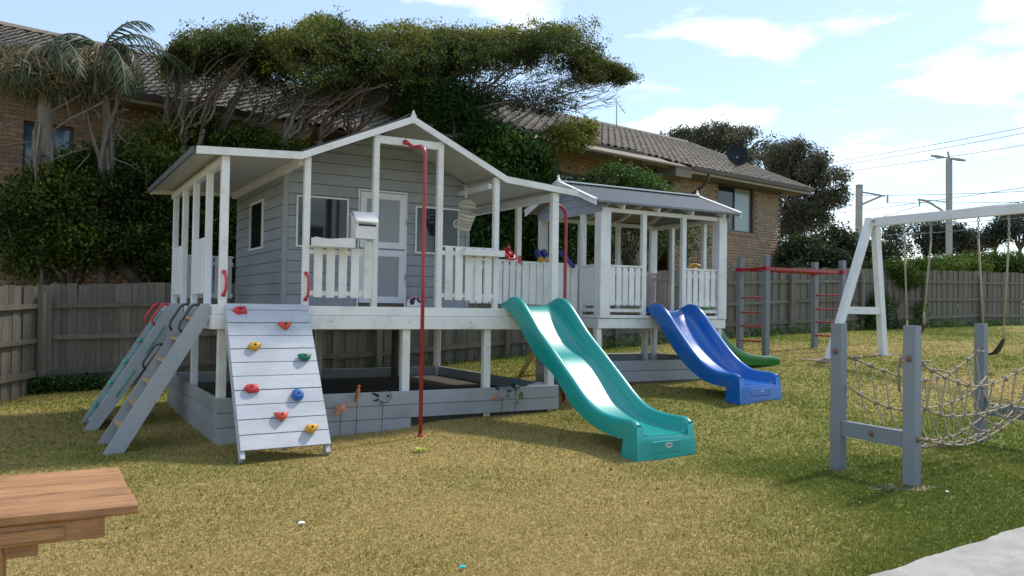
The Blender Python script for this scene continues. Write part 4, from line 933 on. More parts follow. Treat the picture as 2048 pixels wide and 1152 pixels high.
# ================================================================== SECOND TOWER
def tower():
    t = thing('play_tower', 'smaller open white play tower with hipless grey gable roof and slatted rails', 'play tower', (6.95, 1.35, .45))
    t['label'] = 'smaller open-sided white play tower with grey gable roof and slatted rails'
    P = lambda name, mb, m, par=None, **k: part(name, mb, m, par or t, **k)
    X0, X1, Y0, Y1 = 5.645, 8.27, .455, 2.27; dz = 1.545; rr = random.Random(14)
    bm = MB().box(0, 2.60, -.068, .068, -.03, 0).mesh('deck_board', DARKT)
    for k in range(12): inst('deck_board', bm, t, (X0+.02, Y0+.12+k*.146, dz))
    def bx(name, a, m=WHITE): P(name, MB().cbox(*a, .005), m)
    bx('deck_ledge', (X0-.01, X1+.0, Y0-.03, Y0+.05, 1.462, 1.512)); bx('deck_ledge', (X0-.012, X0+.03, Y0+.05, Y1, 1.462, 1.512), WHITEO); bx('deck_ledge', (X1-.04, X1+.0, Y0+.05, Y1, 1.462, 1.512), WHITEO)
    bx('deck_beam', (X0-.005, X1+.0, Y0-.012, Y0+.03, 1.305, 1.456)); bx('deck_beam', (X0-.006, X0+.034, Y0+.03, Y1, 1.305, 1.456), WHITEO); bx('deck_beam', (X1-.045, X1-.005, Y0+.03, Y1, 1.305, 1.456), WHITEO); bx('deck_beam', (X0, X1, Y1-.04, Y1, 1.305, 1.51), WHITEO)
    # corner posts: two boards meeting in an L
    for xa, xb, sx in ((X0, X0+.19, 0), (X1-.185, X1-.01, 1)):
        bx('corner_post', (xa, xb, Y0-.048, Y0-.014, 1.47, 3.165)); xs_ = xa if not sx else xb-.05
        bx('corner_post', (xa+.004, xa+.04, Y0-.013, Y0+.13, 1.515, 3.165), WHITEO)
        bx('corner_post', (xa+.02, xb-.0, Y1-.06, Y1-.0, 1.515, 3.165), WHITEO)
    for xa in (6.485, 7.315): bx('post', (xa, xa+.085, Y0-.01, Y0+.065, 1.515, 3.16)); bx('post', (xa, xa+.08, Y1-.075, Y1-.005, 1.515, 3.16), WHITEO)
    bx('post', (X0+.0, X0+.08, .90, .98, 1.5, 3.16), WHITEO)
    for y in (.93, 1.76): bx('post', (X1-.085, X1-.012, y-.04, y+.04, 1.515, 3.16), WHITEO)
    # top plates
    bx('roof_plate', (X0+.041, X1-.006, Y0-.018, Y0+.055, 3.105, 3.17)); bx('roof_plate', (X0+.002, X1-.006, Y1-.068, Y1-.012, 3.105, 3.17), WHITEO)
    bx('roof_plate', (X0, X0+.07, Y0+.07, Y1-.07, 3.09, 3.16), WHITEO); bx('roof_plate', (X1-.08, X1-.01, Y0+.07, Y1-.07, 3.09, 3.16), WHITEO)
    # roof
    yr, zr, ye0, ye1, ze = 1.30, 3.615, .27, 2.33, 3.225; xa, xb = 5.43, 8.41
    for ye, nm in ((ye0, 0), (ye1, 1)):
        nc = int((xb-xa)/.019); vs_ = []
        d = np.array([0, yr-ye, zr-ze]); d /= np.linalg.norm(d); nn = np.cross([1, 0, 0], d) if nm == 0 else np.cross(d, [1, 0, 0])
        for j in range(nc+1):
            x = lerp(xa, xb, j/nc); h = .014+.008*math.sin(j*math.pi/2+.4)
            vs_ += [np.array([x, ye, ze])+nn*h-d*.02, np.array([x, yr, zr])+nn*h]
        mb = MB(); mb.add(vs_, [(2*j, 2*j+1, 2*j+3, 2*j+2) for j in range(nc)]); P('roof_sheet', mb, ROOFG)
        P('roof_lining', MB().prism([(xa+.02, ye, ze-.003), (xb-.02, ye, ze-.003), (xb-.02, yr, zr-.003), (xa+.02, yr, zr-.003)], (0, 0, -.012)), EAVE)
        for x in (xa-.012, xb-.012):
            P('barge_board', MB().prism([(x, ye-.02, ze+.022), (x, yr, zr+.03), (x, yr, zr-.065), (x, ye-.02, ze-.06)], (.024, 0, 0)), WHITEO if x > 6 else WHITEO)
            P('barge_cap', MB().beam((x+.012, ye-.02, ze+.030), (x+.012, yr, zr+.038), .07, .014), WHITE)
        P('eave_trim', MB().beam((xa+.013, ye-.028, ze+.004), (xb-.013, ye-.028, ze+.004), .02, .03), GREYD)
        for x in (6.0, 6.7, 7.4, 8.1): P('rafter', MB().beam((x, ye+.03, ze-.05), (x, yr, zr-.05), .035, .07), WHITEO)
    P('ridge_cap', MB().beam((xa, yr, zr+.032), (xb, yr, zr+.032), .14, .022), WHITEO)
    for x in (xa-.004, xb-.02): P('finial', MB().prism([(x, yr-.045, zr+.04), (x, yr-.016, zr+.075), (x, yr, zr+.135), (x, yr+.016, zr+.075), (x, yr+.045, zr+.04), (x, yr+.03, zr-.03), (x, yr-.03, zr-.03)], (.03, 0, 0)), WHITE)
    # grey gable boards on both ends
    for x, sx in ((X0-.012, 1), (X1-.01, 1)):
        for k in range(4):
            za, zb = 3.10+k*.125, 3.10+(k+1)*.125-.007
            yl = lambda z: max(ye0+.10, ye0+(z+.03-ze)/(zr-ze)*(yr-ye0)); yh = lambda z: min(ye1-.10, ye1-(z+.03-ze)/(zr-ze)*(ye1-yr))
            zb = min(zb, 3.56)
            if zb-za < .02: continue
            q = [(x, yl(za), za), (x, yh(za), za), (x, yh(zb), zb), (x, yl(zb), zb)]
            if yh(zb)-yl(zb) < .02: q = q[:2]+[(x, yr, zb)]
            P('gable_board', MB().prism(q, (.016, 0, 0)), mat('gable_grey_paint', (.32, .36, .43), .5, .06, 3))
    # rails
    def panel(p0, p1, n, w, z0, z1, face, m, cap):
        p0, p1 = np.array(p0, float), np.array(p1, float); d = p1-p0; L = np.linalg.norm(d); d /= L; fn = np.array(face, float); gap = (L-n*w)/(n+1)
        for hz in (.05, .50): A, B = p0-fn*.018, p1-fn*.018; P('rail', MB().beam((A[0], A[1], z0+hz), (B[0], B[1], z0+hz), .035, .05), m)
        for i in range(n):
            a = p0+d*(gap+i*(w+gap)); b = a+d*w; P('slat', MB().prism([(a[0], a[1], z0), (b[0], b[1], z0+rr.uniform(-.003, .003)), (b[0], b[1], z1), (a[0], a[1], z1)], (fn[0]*.018, fn[1]*.018, 0)), m)
        A, B = p0, p1; P('rail_cap', MB().beam((A[0], A[1], cap), (B[0], B[1], cap), .05, .028), m)
        P('bottom_rail', MB().beam((A[0], A[1], 1.585), (B[0], B[1], 1.585), .045, .05), m)
    panel((X0+.19, Y0+.02), (6.485, Y0+.02), 5, .095, 1.665, 2.255, (0, -1), WHITE, 2.275); panel((7.40, Y0+.02), (X1-.185, Y0+.02), 5, .095, 1.665, 2.255, (0, -1), WHITE, 2.275)
    panel((X0+.02, .98), (X0+.02, Y0+.13), 4, .085, 1.655, 2.255, (-1, 0), WHITEO, 2.275)
    TANR = mat('shade_tan_rail_paint', (.56, .50, .45), .5, .06, 3)  # tan of the rails shaded by the roof, put into their colour
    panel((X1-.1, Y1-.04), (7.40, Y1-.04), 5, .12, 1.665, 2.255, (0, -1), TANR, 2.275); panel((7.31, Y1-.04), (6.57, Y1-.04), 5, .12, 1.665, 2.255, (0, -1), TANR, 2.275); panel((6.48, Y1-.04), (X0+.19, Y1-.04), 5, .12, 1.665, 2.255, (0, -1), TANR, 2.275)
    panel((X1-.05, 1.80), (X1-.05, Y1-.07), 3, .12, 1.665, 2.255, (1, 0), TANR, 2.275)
    # posts under the floor and the second sandpit
    for xa, ya in ((X0+.0, Y0+.03), (X1-.13, Y0+.03), (X0+.02, Y1-.12), (X1-.13, Y1-.12), (7.92, Y1-.13), (6.9, Y1-.12)):
        z0 = g(xa, ya)-.06; P('support_post', MB().cbox(xa, xa+.095, ya, ya+.095, z0, 1.305), WHITE if ya < 1 else WHITEO)
    for z0, z1 in ((.640, .800), (.470, .634)):
        bx('sandpit_board', (X0+.01, X1-.0, Y0-.03, Y0+.012, z0, z1), GREYM); bx('sandpit_board', (X0+.01, X0+.05, Y0+.014, Y1, z0, z1), GREYM); bx('sandpit_board', (X0+.05, X1, Y1-.04, Y1, z0, z1), GREYM); bx('sandpit_board', (X1-.04, X1, Y0+.014, Y1-.04, z0, z1), GREYM)
    P('sandpit_board', MB().box(X0+.012, X0+.05, Y0+.016, Y1, .30, .466), GREYM); P('sandpit_board', MB().box(X0+.012, X1, Y0-.028, Y0+.01, .40, .466), DARKT)  # dark front strip stands in for the shaded gap below the boards
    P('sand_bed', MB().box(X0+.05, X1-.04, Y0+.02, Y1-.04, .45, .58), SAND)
    # pine ladder at the back, seen under the floor
    for z in (.80, 1.03, 1.25): P('back_rung', MB().beam((6.05, 2.95, z), (6.75, 2.95, z), .10, .03), TREAD)
    for x in (6.05, 6.75): P('back_stringer', MB().beam((x, 3.4, g(x, 3.4)-.02), (x, 2.30, 1.5), .03, .10), TREAD)
tower()

# ================================================================== SLIDES
def spline(xs, ys, x): return np.interp(x, xs, ys)
def smooth_prof(st, k=4):
    """Catmull-Rom through the stations"""
    st = np.array(st, float); out = []
    for i in range(len(st)-1):
        p0 = st[max(i-1, 0)]; p1 = st[i]; p2 = st[i+1]; p3 = st[min(i+2, len(st)-1)]
        for j in range(k):
            s = j/k; out.append(.5*(2*p1+(p2-p0)*s+(2*p0-5*p1+4*p2-p3)*s*s+(3*p1-p0-3*p2+p3)*s**3))
    out.append(st[-1]); return np.array(out)
def wave_slide(name, label, m, frame, st, half, foot, wtop, badge):
    """st rows: (run, bed z, lip z, underside z); frame(run, across, z) -> point; foot: (run0, run1, z ground)"""
    prof = smooth_prof(st)
    t = thing(name, label, 'slide', tuple(frame(prof[-1][0], 0, foot[2])))
    mb = MB(); vs_ = []; n = None
    for r, zb, zl, zu in prof:
        h = max(zl-zb, .03); c = min(.035, h*.4)
        sec = [(-half+.012, zu), (-half, lerp(zu, zl, .5)), (-half-.004, zl-c*1.0), (-half+.004, zl-c*.35), (-half+.020, zl), (-half+.045, zl+.002), (-half+.066, zl-c*.3), (-half+.078, zl-c),
               (-half+.092, zb+h*.35), (-half+.115, zb+h*.10), (-half+.16, zb+.004), (-half*.4, zb)]
        sec = sec+[(-a, b) for a, b in reversed(sec)]; n = len(sec)
        vs_ += [frame(r, a, b) for a, b in sec]
    k = len(prof); fs = [(i*n+j, i*n+(j+1) % n, (i+1)*n+(j+1) % n, (i+1)*n+j) for i in range(k-1) for j in range(n)]
    fs += [tuple(range(n-1, -1, -1)), tuple((k-1)*n+j for j in range(n))]
    mb.add(vs_, fs); b = part('chute', mb, m, t, True)
    b.data.set_sharp_from_angle(angle=math.radians(48))
    r0, r1, zg = foot
    if r1 is not None:
        zb = prof[-1][1]
        # rounded foot block with a raised plate on its front
        f = MB(); L = []
        for rr_, z, hw in ((r1-.0, zb-.004, half-.012), (r1+.016, zb-.03, half-.006), (r1+.024, zb-.08, half), (r1+.045, zg-.04, half+.012)): L.append((rr_, z, hw))
        o = []
        for rr_, z, hw in L: o += [frame(rr_, -hw, z), frame(rr_, -hw+.03, z) if 0 else frame(rr_+.006, -hw+.03, z), frame(rr_+.008, hw-.03, z), frame(rr_, hw, z)]
        back = [frame(r0, -half+.01, zb-.06), frame(r0, half-.01, zb-.06), frame(r0-.02, -half-.004, zg-.04), frame(r0-.02, half+.004, zg-.04)]
        f.add(o+back, [(i*4+j, i*4+j+1, (i+1)*4+j+1, (i+1)*4+j) for i in range(3) for j in range(3)]+[(0, 3, 17, 16)]+[(0, 4, 8, 12, 18, 16), (3, 17, 19, 15, 11, 7), (16, 17, 19, 18)])
        for sg in (-1, 1):      # upright cheeks closing the side walls
            zt_ = prof[-1][2]; a0_, a1_ = sg*(half+.012), sg*(half-.092)
            cv = [frame(r0+.12, sg*(half+.004), zg-.04), frame(r1+.050, a0_, zg-.04), frame(r1+.050, sg*(half-.12), zg-.04), frame(r0+.12, sg*(half-.11), zg-.04),
                  frame(r0+.12, sg*half, zt_-.06), frame(r1+.012, sg*(half-.002), zt_-.035), frame(r1+.012, sg*(half-.085), zt_-.045), frame(r0+.12, a1_, zt_-.06),
                  frame(r1-.03, sg*(half-.015), zt_+.006), frame(r1-.03, sg*(half-.068), zt_+.002)]
            f.add(cv, [(0, 1, 5, 4), (1, 2, 6, 5), (2, 3, 7, 6), (3, 0, 4, 7), (4, 5, 8), (5, 6, 9, 8), (6, 7, 9), (4, 8, 9, 7)])
        ft = part('foot', f, m, t, True); ft.data.set_sharp_from_angle(angle=math.radians(50))
        pz0, pz1 = zg+.07, zb-.055; fr = lambda z: r1+.030+.021*(zb-.08-z)/(zb-.08-zg+.04)
        q = lambda a, z, dd: frame(fr(z)+dd, a, z)
        part('raised_plate', MB().add([q(-half*.52, pz0, .002), q(half*.46, pz0, .002), q(half*.46, pz1, .002), q(-half*.52, pz1, .002), q(-half*.50, pz0+.01, .009), q(half*.44, pz0+.01, .009), q(half*.44, pz1-.01, .009), q(-half*.50, pz1-.01, .009)],
            [(4, 5, 6, 7), (0, 1, 5, 4), (1, 2, 6, 5), (2, 3, 7, 6), (3, 0, 4, 7)]), m, ft)
        if badge:
            zc = lerp(pz0, pz1, .62); ov = lambda sx, sz, dd: [q(.02+sx*math.cos(i*math.pi/10), zc+sz*math.sin(i*math.pi/10), dd) for i in range(20)]
            bm_, lm_ = badge
            part('badge', MB().add(ov(.052, .030, .0105), [tuple(range(20))]).add(ov(.052, .030, .008)+ov(.052, .030, .0105), [(i, (i+1) % 20, 20+(i+1) % 20, 20+i) for i in range(20)]), bm_, ft)
            lt = MB()
            for dx in (-.024, .0, .024):     # the rounded mark on the badge
                rg = [q(.02+dx+.010*math.cos(i*math.pi/6), zc+.013*math.sin(i*math.pi/6), .0118) for i in range(12)]; ri = [q(.02+dx+.005*math.cos(i*math.pi/6), zc+.007*math.sin(i*math.pi/6), .0118) for i in range(12)]
                lt.add(rg+ri, [(i, (i+1) % 12, 12+(i+1) % 12, 12+i) for i in range(12)])
            part('badge_mark', lt, lm_, ft)
    return t
BADGE = mat('silver_badge', (.55, .56, .58), .3, .05); BADGED = mat('badge_dark_mark', (.03, .07, .14), .4, .05); BADGEB = mat('pale_blue_badge', (.06, .15, .50), .3, .05); BADGEW = mat('badge_white_mark', (.55, .62, .75), .4, .05)
cx = 4.12
s1 = [(-.08, 1.632, 1.655, 1.594), (.02, 1.632, 1.685, 1.594), (.17, 1.590, 1.742, 1.52), (.34, 1.470, 1.735, 1.42), (.50, 1.335, 1.655, 1.27), (.70, 1.165, 1.490, 1.09), (.90, 1.040, 1.315, .955), (1.08, .960, 1.185, .870), (1.27, .840, 1.055, .765), (1.48, .675, .905, .60), (1.70, .500, .750, .43), (1.90, .385, .605, .335),
      (2.08, .315, .500, .275), (2.28, .275, .435, .225), (2.52, .257, .415, .195), (2.72, .252, .415, .19), (2.83, .252, .410, .19), (2.90, .248, .375, .19)]
fr1 = lambda r, a, z: (cx+a, -r, z)
wave_slide('slide', 'teal plastic wave slide coming off the front of the cubby deck', TEAL, fr1, s1, .398, (2.66, 2.90, g(cx, -2.9)), .4, (BADGE, BADGED))
cx2 = 6.99
s2 = [(-.10, 1.600, 1.625, 1.562), (.0, 1.600, 1.650, 1.562), (.14, 1.560, 1.700, 1.48), (.30, 1.43, 1.685, 1.36), (.48, 1.25, 1.57, 1.17), (.68, 1.05, 1.37, .97), (.90, .87, 1.16, .79), (1.10, .745, .985, .675), (1.30, .655, .845, .59), (1.52, .605, .755, .545), (1.74, .592, .735, .53), (1.92, .590, .730, .53), (2.0, .586, .70, .53)]
fr2 = lambda r, a, z: (cx2+a, .47-r, z)
wave_slide('slide', 'blue plastic wave slide coming off the front of the smaller tower', BLUE, fr2, s2, .398, (1.76, 2.0, g(cx2, -1.53)), .4, (BADGEB, BADGEW))
s3 = [(-.12, 1.600, 1.66, 1.56), (.0, 1.600, 1.68, 1.55), (.10, 1.55, 1.66, 1.43), (.25, 1.33, 1.46, 1.06), (.42, 1.10, 1.24, .83), (.60, .92, 1.065, .72), (.80, .785, .935, .655), (1.05, .70, .845, .63), (1.35, .675, .80, .625), (1.65, .675, .785, .625), (1.83, .675, .75, .62)]
wave_slide('slide', 'low green slide leaving the far right side of the smaller tower', GREEN, lambda r, a, z: (8.24+r, 1.19+a, z), s3, .31, (1.6, None, g(10, .85)), .3, None)

# ================================================================== MONKEY BARS
def monkey():
    M1 = at(1531, 712, 16.5); y0 = M1[1]; x0 = M1[0]; x1 = onY(1685, 510, y0)[0]; y1 = y0+.78; zt = 2.71
    xb0 = onY(1481, 510, y1)[0]; xb1 = onY(1630, 510, y1)[0]
    t = thing('monkey_bars', 'grey post monkey bars with red overhead bars and red end rungs', 'monkey bars', (x0, y0, g(x0, y0)))
    w = .058
    C = [(x0, y0), (x1, y0), (xb0, y1), (xb1, y1)]
    for x, y in C: part('post', MB().cbox(x-w, x+w, y-w, y+w, g(x, y)-.06, zt, .008), GREYD, t)
    zr = 2.46
    for a, b in (((x0, y0), (x1, y0)), ((xb0, y1), (xb1, y1)), ((x0, y0), (xb0, y1)), ((x1, y0), (xb1, y1))):
        part('side_bar', MB().beam((a[0], a[1], zr), (b[0], b[1], zr), .035, .05), REDM, t)
    for x, y in C: part('clamp', MB().box(x-w-.012, x+w+.012, y-w-.012, y+w+.012, zr-.036, zr+.036), REDM, t)
    for k in range(1, 8):
        s = k/8; part('overhead_bar', MB().tube([(lerp(x0, x1, s), y0, zr-.01), (lerp(xb0, xb1, s), y1, zr-.01)], .02, 8), REDM, t, True)
    for a, b in (((x0, y0), (xb0, y1)), ((x1, y0), (xb1, y1))):
        a, b = np.array(a), np.array(b)
        for z in (.28, .86):
            gz = g(*a)
            u_ = [(*lerp(b, a, .06), gz+z), (*lerp(b, a, .98), gz+z)]; v_ = [(*lerp(b, a, .06), gz+z+.30), (*lerp(b, a, .98), gz+z+.30)]
            part('end_rung', MB().tube([u_[1], u_[0], v_[0], v_[1]], .02, 8), REDM, t)
monkey()

# ================================================================== SWING SET
def swings():
    X, Y, = 11.9, .62
    ap = onY(1745, 441, Y); zt = ap[2]; X = ap[0]; f0 = onY(1657, 718, Y); f1 = onY(1767, 711, Y)
    t = thing('swing_set', 'white timber A-frame swing set with long top beam at right', 'swing set', (X, Y, g(X, Y)))
    dz = zt
    for f in (f0, f1):
        gz = g(f[0], Y)-.05; sgn = -1 if f is f0 else 1
        part('leg', MB().beam((f[0], Y, gz), (X+sgn*.075, Y, dz+.02), .115, .145, (1, 0, 0)), WHITEO, t)
        yy = Y-4.3; part('leg', MB().beam((f[0], yy, g(f[0], yy)-.05), (X+sgn*.075, yy, dz+.02), .115, .145, (1, 0, 0)), WHITEO, t)
    for yy in (Y, Y-4.3):
        zb = 1.55+.1; s = (zb-.75)/(dz-.75); part('brace', MB().beam((lerp(f0[0], X, s)+.05, yy-.002, zb), (lerp(f1[0], X, s)-.05, yy-.002, zb), .09, .14), WHITEO, t)
    part('top_beam', MB().cbox(X-.055, X+.055, Y-4.45, Y-.04, dz-.12, dz+.05, .008), WHITEO, t)
    part('bolt', MB().lathe([(.03, 0), (.03, .02), (0, .02)], (X-.08, Y-.075, dz-.02), 8, (0, -1, 0)), STEEL, t)
    def swing(label, pa, pb, qa, qb, seat_px):
        ya = onX(pa[0], pa[1], X)[1]; yb = onX(pb[0], pb[1], X)[1]; zb = dz-.13
        sw = thing('swing', label, 'swing', (X, (ya+yb)/2, zb), 'swings hanging from the white beam')
        ends = []
        for y, q, yo in ((ya, qa, .05), (yb, qb, -.05)):
            e = onX(q[0], q[1], X+.0); ends.append(e)
            ch = MB()
            for k in range(5): c = Vector((X, y, zb-.04-.07*k)); ch.tube([c+Vector((.0, .0, .045)), c+Vector((.022 if k % 2 else 0, 0 if k % 2 else .022, 0)), c-Vector((0, 0, .045)), c-Vector((.022 if k % 2 else 0, 0 if k % 2 else .022, 0)), c+Vector((0, 0, .045))], .009, 5)
            part('chain', ch, STEEL, sw)
            part('rope', MB().tube([(X, y, zb-.36), (X, lerp(y, e[1], .5), lerp(zb-.36, e[2]+.22, .5)), (e[0], e[1], e[2]+.22)], .017, 6), ROPE, sw, True)
            part('shackle', MB().tube([e+np.array([0, 0, .25]), e+np.array([0, 0, .10]), e], [.02, .028, .022], 6), ROPE, sw, True)
        a, b = ends; mb = MB(); vs_ = []; k = 10
        for i in range(k+1):
            s = i/k; c = lerp(a, b, s); sag = .16*math.sin(math.pi*s)+.0; hw = lerp(.05, .095, math.sin(math.pi*s))
            for dx, dzz in ((-hw, .03), (hw, .03), (hw, .0), (-hw, .0)): vs_.append((c[0]+dx, c[1], c[2]-sag+dzz))
        mb.add(vs_, [(i*4+j, i*4+(j+1) % 4, (i+1)*4+(j+1) % 4, (i+1)*4+j) for i in range(k) for j in range(4)]+[(3, 2, 1, 0), (k*4, k*4+1, k*4+2, k*4+3)]); part('seat', mb, BLACKR, sw, True)
    swing('black belt swing on ropes, seen above the right rope bridge post', (1957, 425), (2018, 419), (1968, 700), (2008, 680), None)
    swing('black belt swing on ropes nearest the white A-frame, half behind a post', (1809, 438), (1862, 433), (1814, 668), (1848, 650), None)
swings()

# ================================================================== ROPE BRIDGE
def rope_bridge():
    dN = 7.4; Np = at(1824, 800, dN); Lp = at(1677, 790, 8.19); Tp = at(1962, 770, 10.02)
    Np, Lp, Tp = [np.array([p[0], p[1]]) for p in (Np, Lp, Tp)]; Qp = Tp+(Np-Lp)
    t = thing('rope_bridge', 'slate grey post frame with a sagging knotted rope net in the right foreground', 'rope bridge', (Np[0], Np[1], g(*Np)))
    ex = (Tp-Lp)/np.linalg.norm(Tp-Lp); ey = (Lp-Np)/np.linalg.norm(Lp-Np); ang = math.atan2(ex[1], ex[0])
    zt = 1.495; w = .057
    for p in (Np, Lp, Tp, Qp):
        mb = MB(); mb.cbox(-w, w, -w, w, g(*p)-.1-1, zt-1, .006); me = mb.mesh('post', GREYD); inst('post', me, t, (p[0], p[1], 1.0), (0, 0, ang))
    for a, b in ((Np, Lp), (Qp, Tp)):
        q0, q1 = a+(b-a)*.06, b-(b-a)*.06; part('crossbar', MB().beam((q0[0], q0[1], .475), (q1[0], q1[1], .475), .06, .145), GREYD, t)
    bl = MB().lathe([(.0, 0), (.028, 0), (.028, .012), (.014, .014), (.014, .034), (.0, .036)], (0, 0, 0), 10, (0, -1, 0)).mesh('bolt', RUST)
    for p, z in ((Np, 1.20), (Lp, 1.22)):
        inst('bolt', bl, t, (p[0]-ex[0]*.058, p[1]-ex[1]*.058, z), (0, 0, ang-math.pi/2))
    inst('bolt', bl, t, (Np[0]-ey[0]*.058, Np[1]-ey[1]*.058, .49), (0, 0, ang)); m_ = (Np+Lp)/2; inst('bolt', bl, t, (m_[0]-ex[0]*.032, m_[1]-ex[1]*.032, .475), (0, 0, ang-math.pi/2))
    inst('bolt', bl, t, (Tp[0]-ey[0]*.058, Tp[1]-ey[1]*.058, .60), (0, 0, ang)); inst('bolt', bl, t, (Tp[0]-ey[0]*.058, Tp[1]-ey[1]*.058, .56), (0, 0, ang))
    # net: five long ropes a side pair and a floor pair, cross ropes knotted at each
    wd = np.linalg.norm(Lp-Np); S = np.linalg.norm(Tp-Lp)
    rows = [(.02, 1.225, .325), (.10, .90, .33), (.27, .555, .27), (.50, .535, .30), (.73, .555, .27), (.90, .90, .33), (.98, 1.225, .325)]
    def pt(j, s):
        v, z, sg = rows[j]; f = 4*s*(1-s)
        vv = lerp(v, .5+(v-.5)*.80, f)
        p = Np+ex*(S*s)+ey*(wd*vv); zz = z-sg*f+.02*math.sin(j*3.1+s*9)
        return np.array([p[0], p[1], zz])
    s0 = .05/S; ss = np.linspace(.015, .985, 27)
    for j in range(7): part('long_rope', MB().tube([pt(j, s) for s in ss], .0098, 7), ROPE, t, True)
    kn = MB(); kn.tube([(-.03, -.012, -.012), (-.008, .02, .012), (.012, -.016, .022), (.03, .012, -.008)], [.014, .021, .021, .014], 7); kn.tube([(.0, -.026, -.01), (.006, .0, .024), (-.004, .026, -.012)], [.013, .018, .013], 7); km = kn.mesh('knot', ROPE, smooth=True)
    st = np.linspace(.075, .925, 11); rr = random.Random(2)
    for s in st:
        js = [j*1.0 for j in range(7)]
        P_ = [pt(j, s+rr.uniform(-.008, .008)) for j in range(7)]
        pts = []
        for a, b in zip(P_[:-1], P_[1:]): pts += [a, lerp(a, b, .5)-np.array([0, 0, .006])]
        pts.append(P_[-1]); part('cross_rope', MB().tube(pts, .0078, 6), ROPE, t, True)
        for p in P_: inst('knot', km, t, p, (rr.uniform(-.6, .6), rr.uniform(-.6, .6), rr.uniform(0, 3)), (.85, .85, .85))
    # loose tails of rope
    for j, s in ((0, .06), (6, .06), (0, .16), (6, .93), (1, .07)):
        p = pt(j, s); part('rope_tail', MB().tube([p, p+np.array([.05, -.03, .012]), p+np.array([.10, -.04, .004])], [.011, .011, .014], 6), ROPE, t, True)
    # rope loop hanging from the near post
    p = np.array([Lp[0], Lp[1], 1.2]); a = np.array([*(Np-ex*.03+ey*.06), 1.22])
    part('rope_loop', MB().tube([a, a+np.array([*(ey*.05), -.02]), a+np.array([*(ey*.07), -.12]), a+np.array([*(ey*.06), -.32])], .012, 6), ROPE, t, True)
    return Np, Lp, Tp
RB = rope_bridge()

# ================================================================== TABLE
def table():
    zt = .75; x1 = -1.458; y0, y1 = -6.055, -5.155; x0 = -3.3
    t = thing('garden_table', 'oiled timber plank table entering the frame at lower left', 'table', (-2.3, -5.6, g(-2.3, -5.6)))
    n = 5; ed = [y0, y0+.20, y0+.36, y0+.55, y0+.72, y1]; rr = random.Random(6)
    for i in range(n):
        part('plank', MB().cbox(x0, x1+rr.uniform(-.004, .004), ed[i]+.005, ed[i+1]-.005, zt-.046, zt+rr.uniform(-.003, .003), .010), TABLE, t)
    part('apron', MB().cbox(x0+.1, x1-.12, y0+.035, y0+.075, zt-.135, zt-.05, .004), TABLE, t); part('apron', MB().cbox(x0+.1, x1-.12, y1-.075, y1-.035, zt-.135, zt-.05, .004), TABLE, t)
    part('batten', MB().cbox(x1-.20, x1-.12, y0+.080, y1-.08, zt-.115, zt-.05, .004), TABLE, t); part('batten', MB().cbox(x1-.50, x1-.27, y0+.02, y0+.034, zt-.118, zt-.072, .003), TABLE, t)
    part('batten', MB().cbox(x1-.47, x1-.36, y0+.06, y1-.06, zt-.185, zt-.137, .004), TABLE, t); part('batten', MB().cbox(x0+.2, x0+.3, y0+.08, y1-.08, zt-.115, zt-.05, .004), TABLE, t)
    for x in (x1-.53, x0+.3):
        for y in (y0+.08, y1-.18): part('leg', MB().cbox(x-.03, x+.05, y, y+.045, g(x, y)-.04, zt-.05, .006), TABLE, t); part('leg', MB().cbox(x-.105, x-.035, y-.03, y+.05, g(x, y)-.04, zt-.05, .006), TABLE, t)
        part('stretcher', MB().cbox(x-.08, x-.04, y0+.10, y1-.12, .20, .29, .004), TABLE, t)
table()

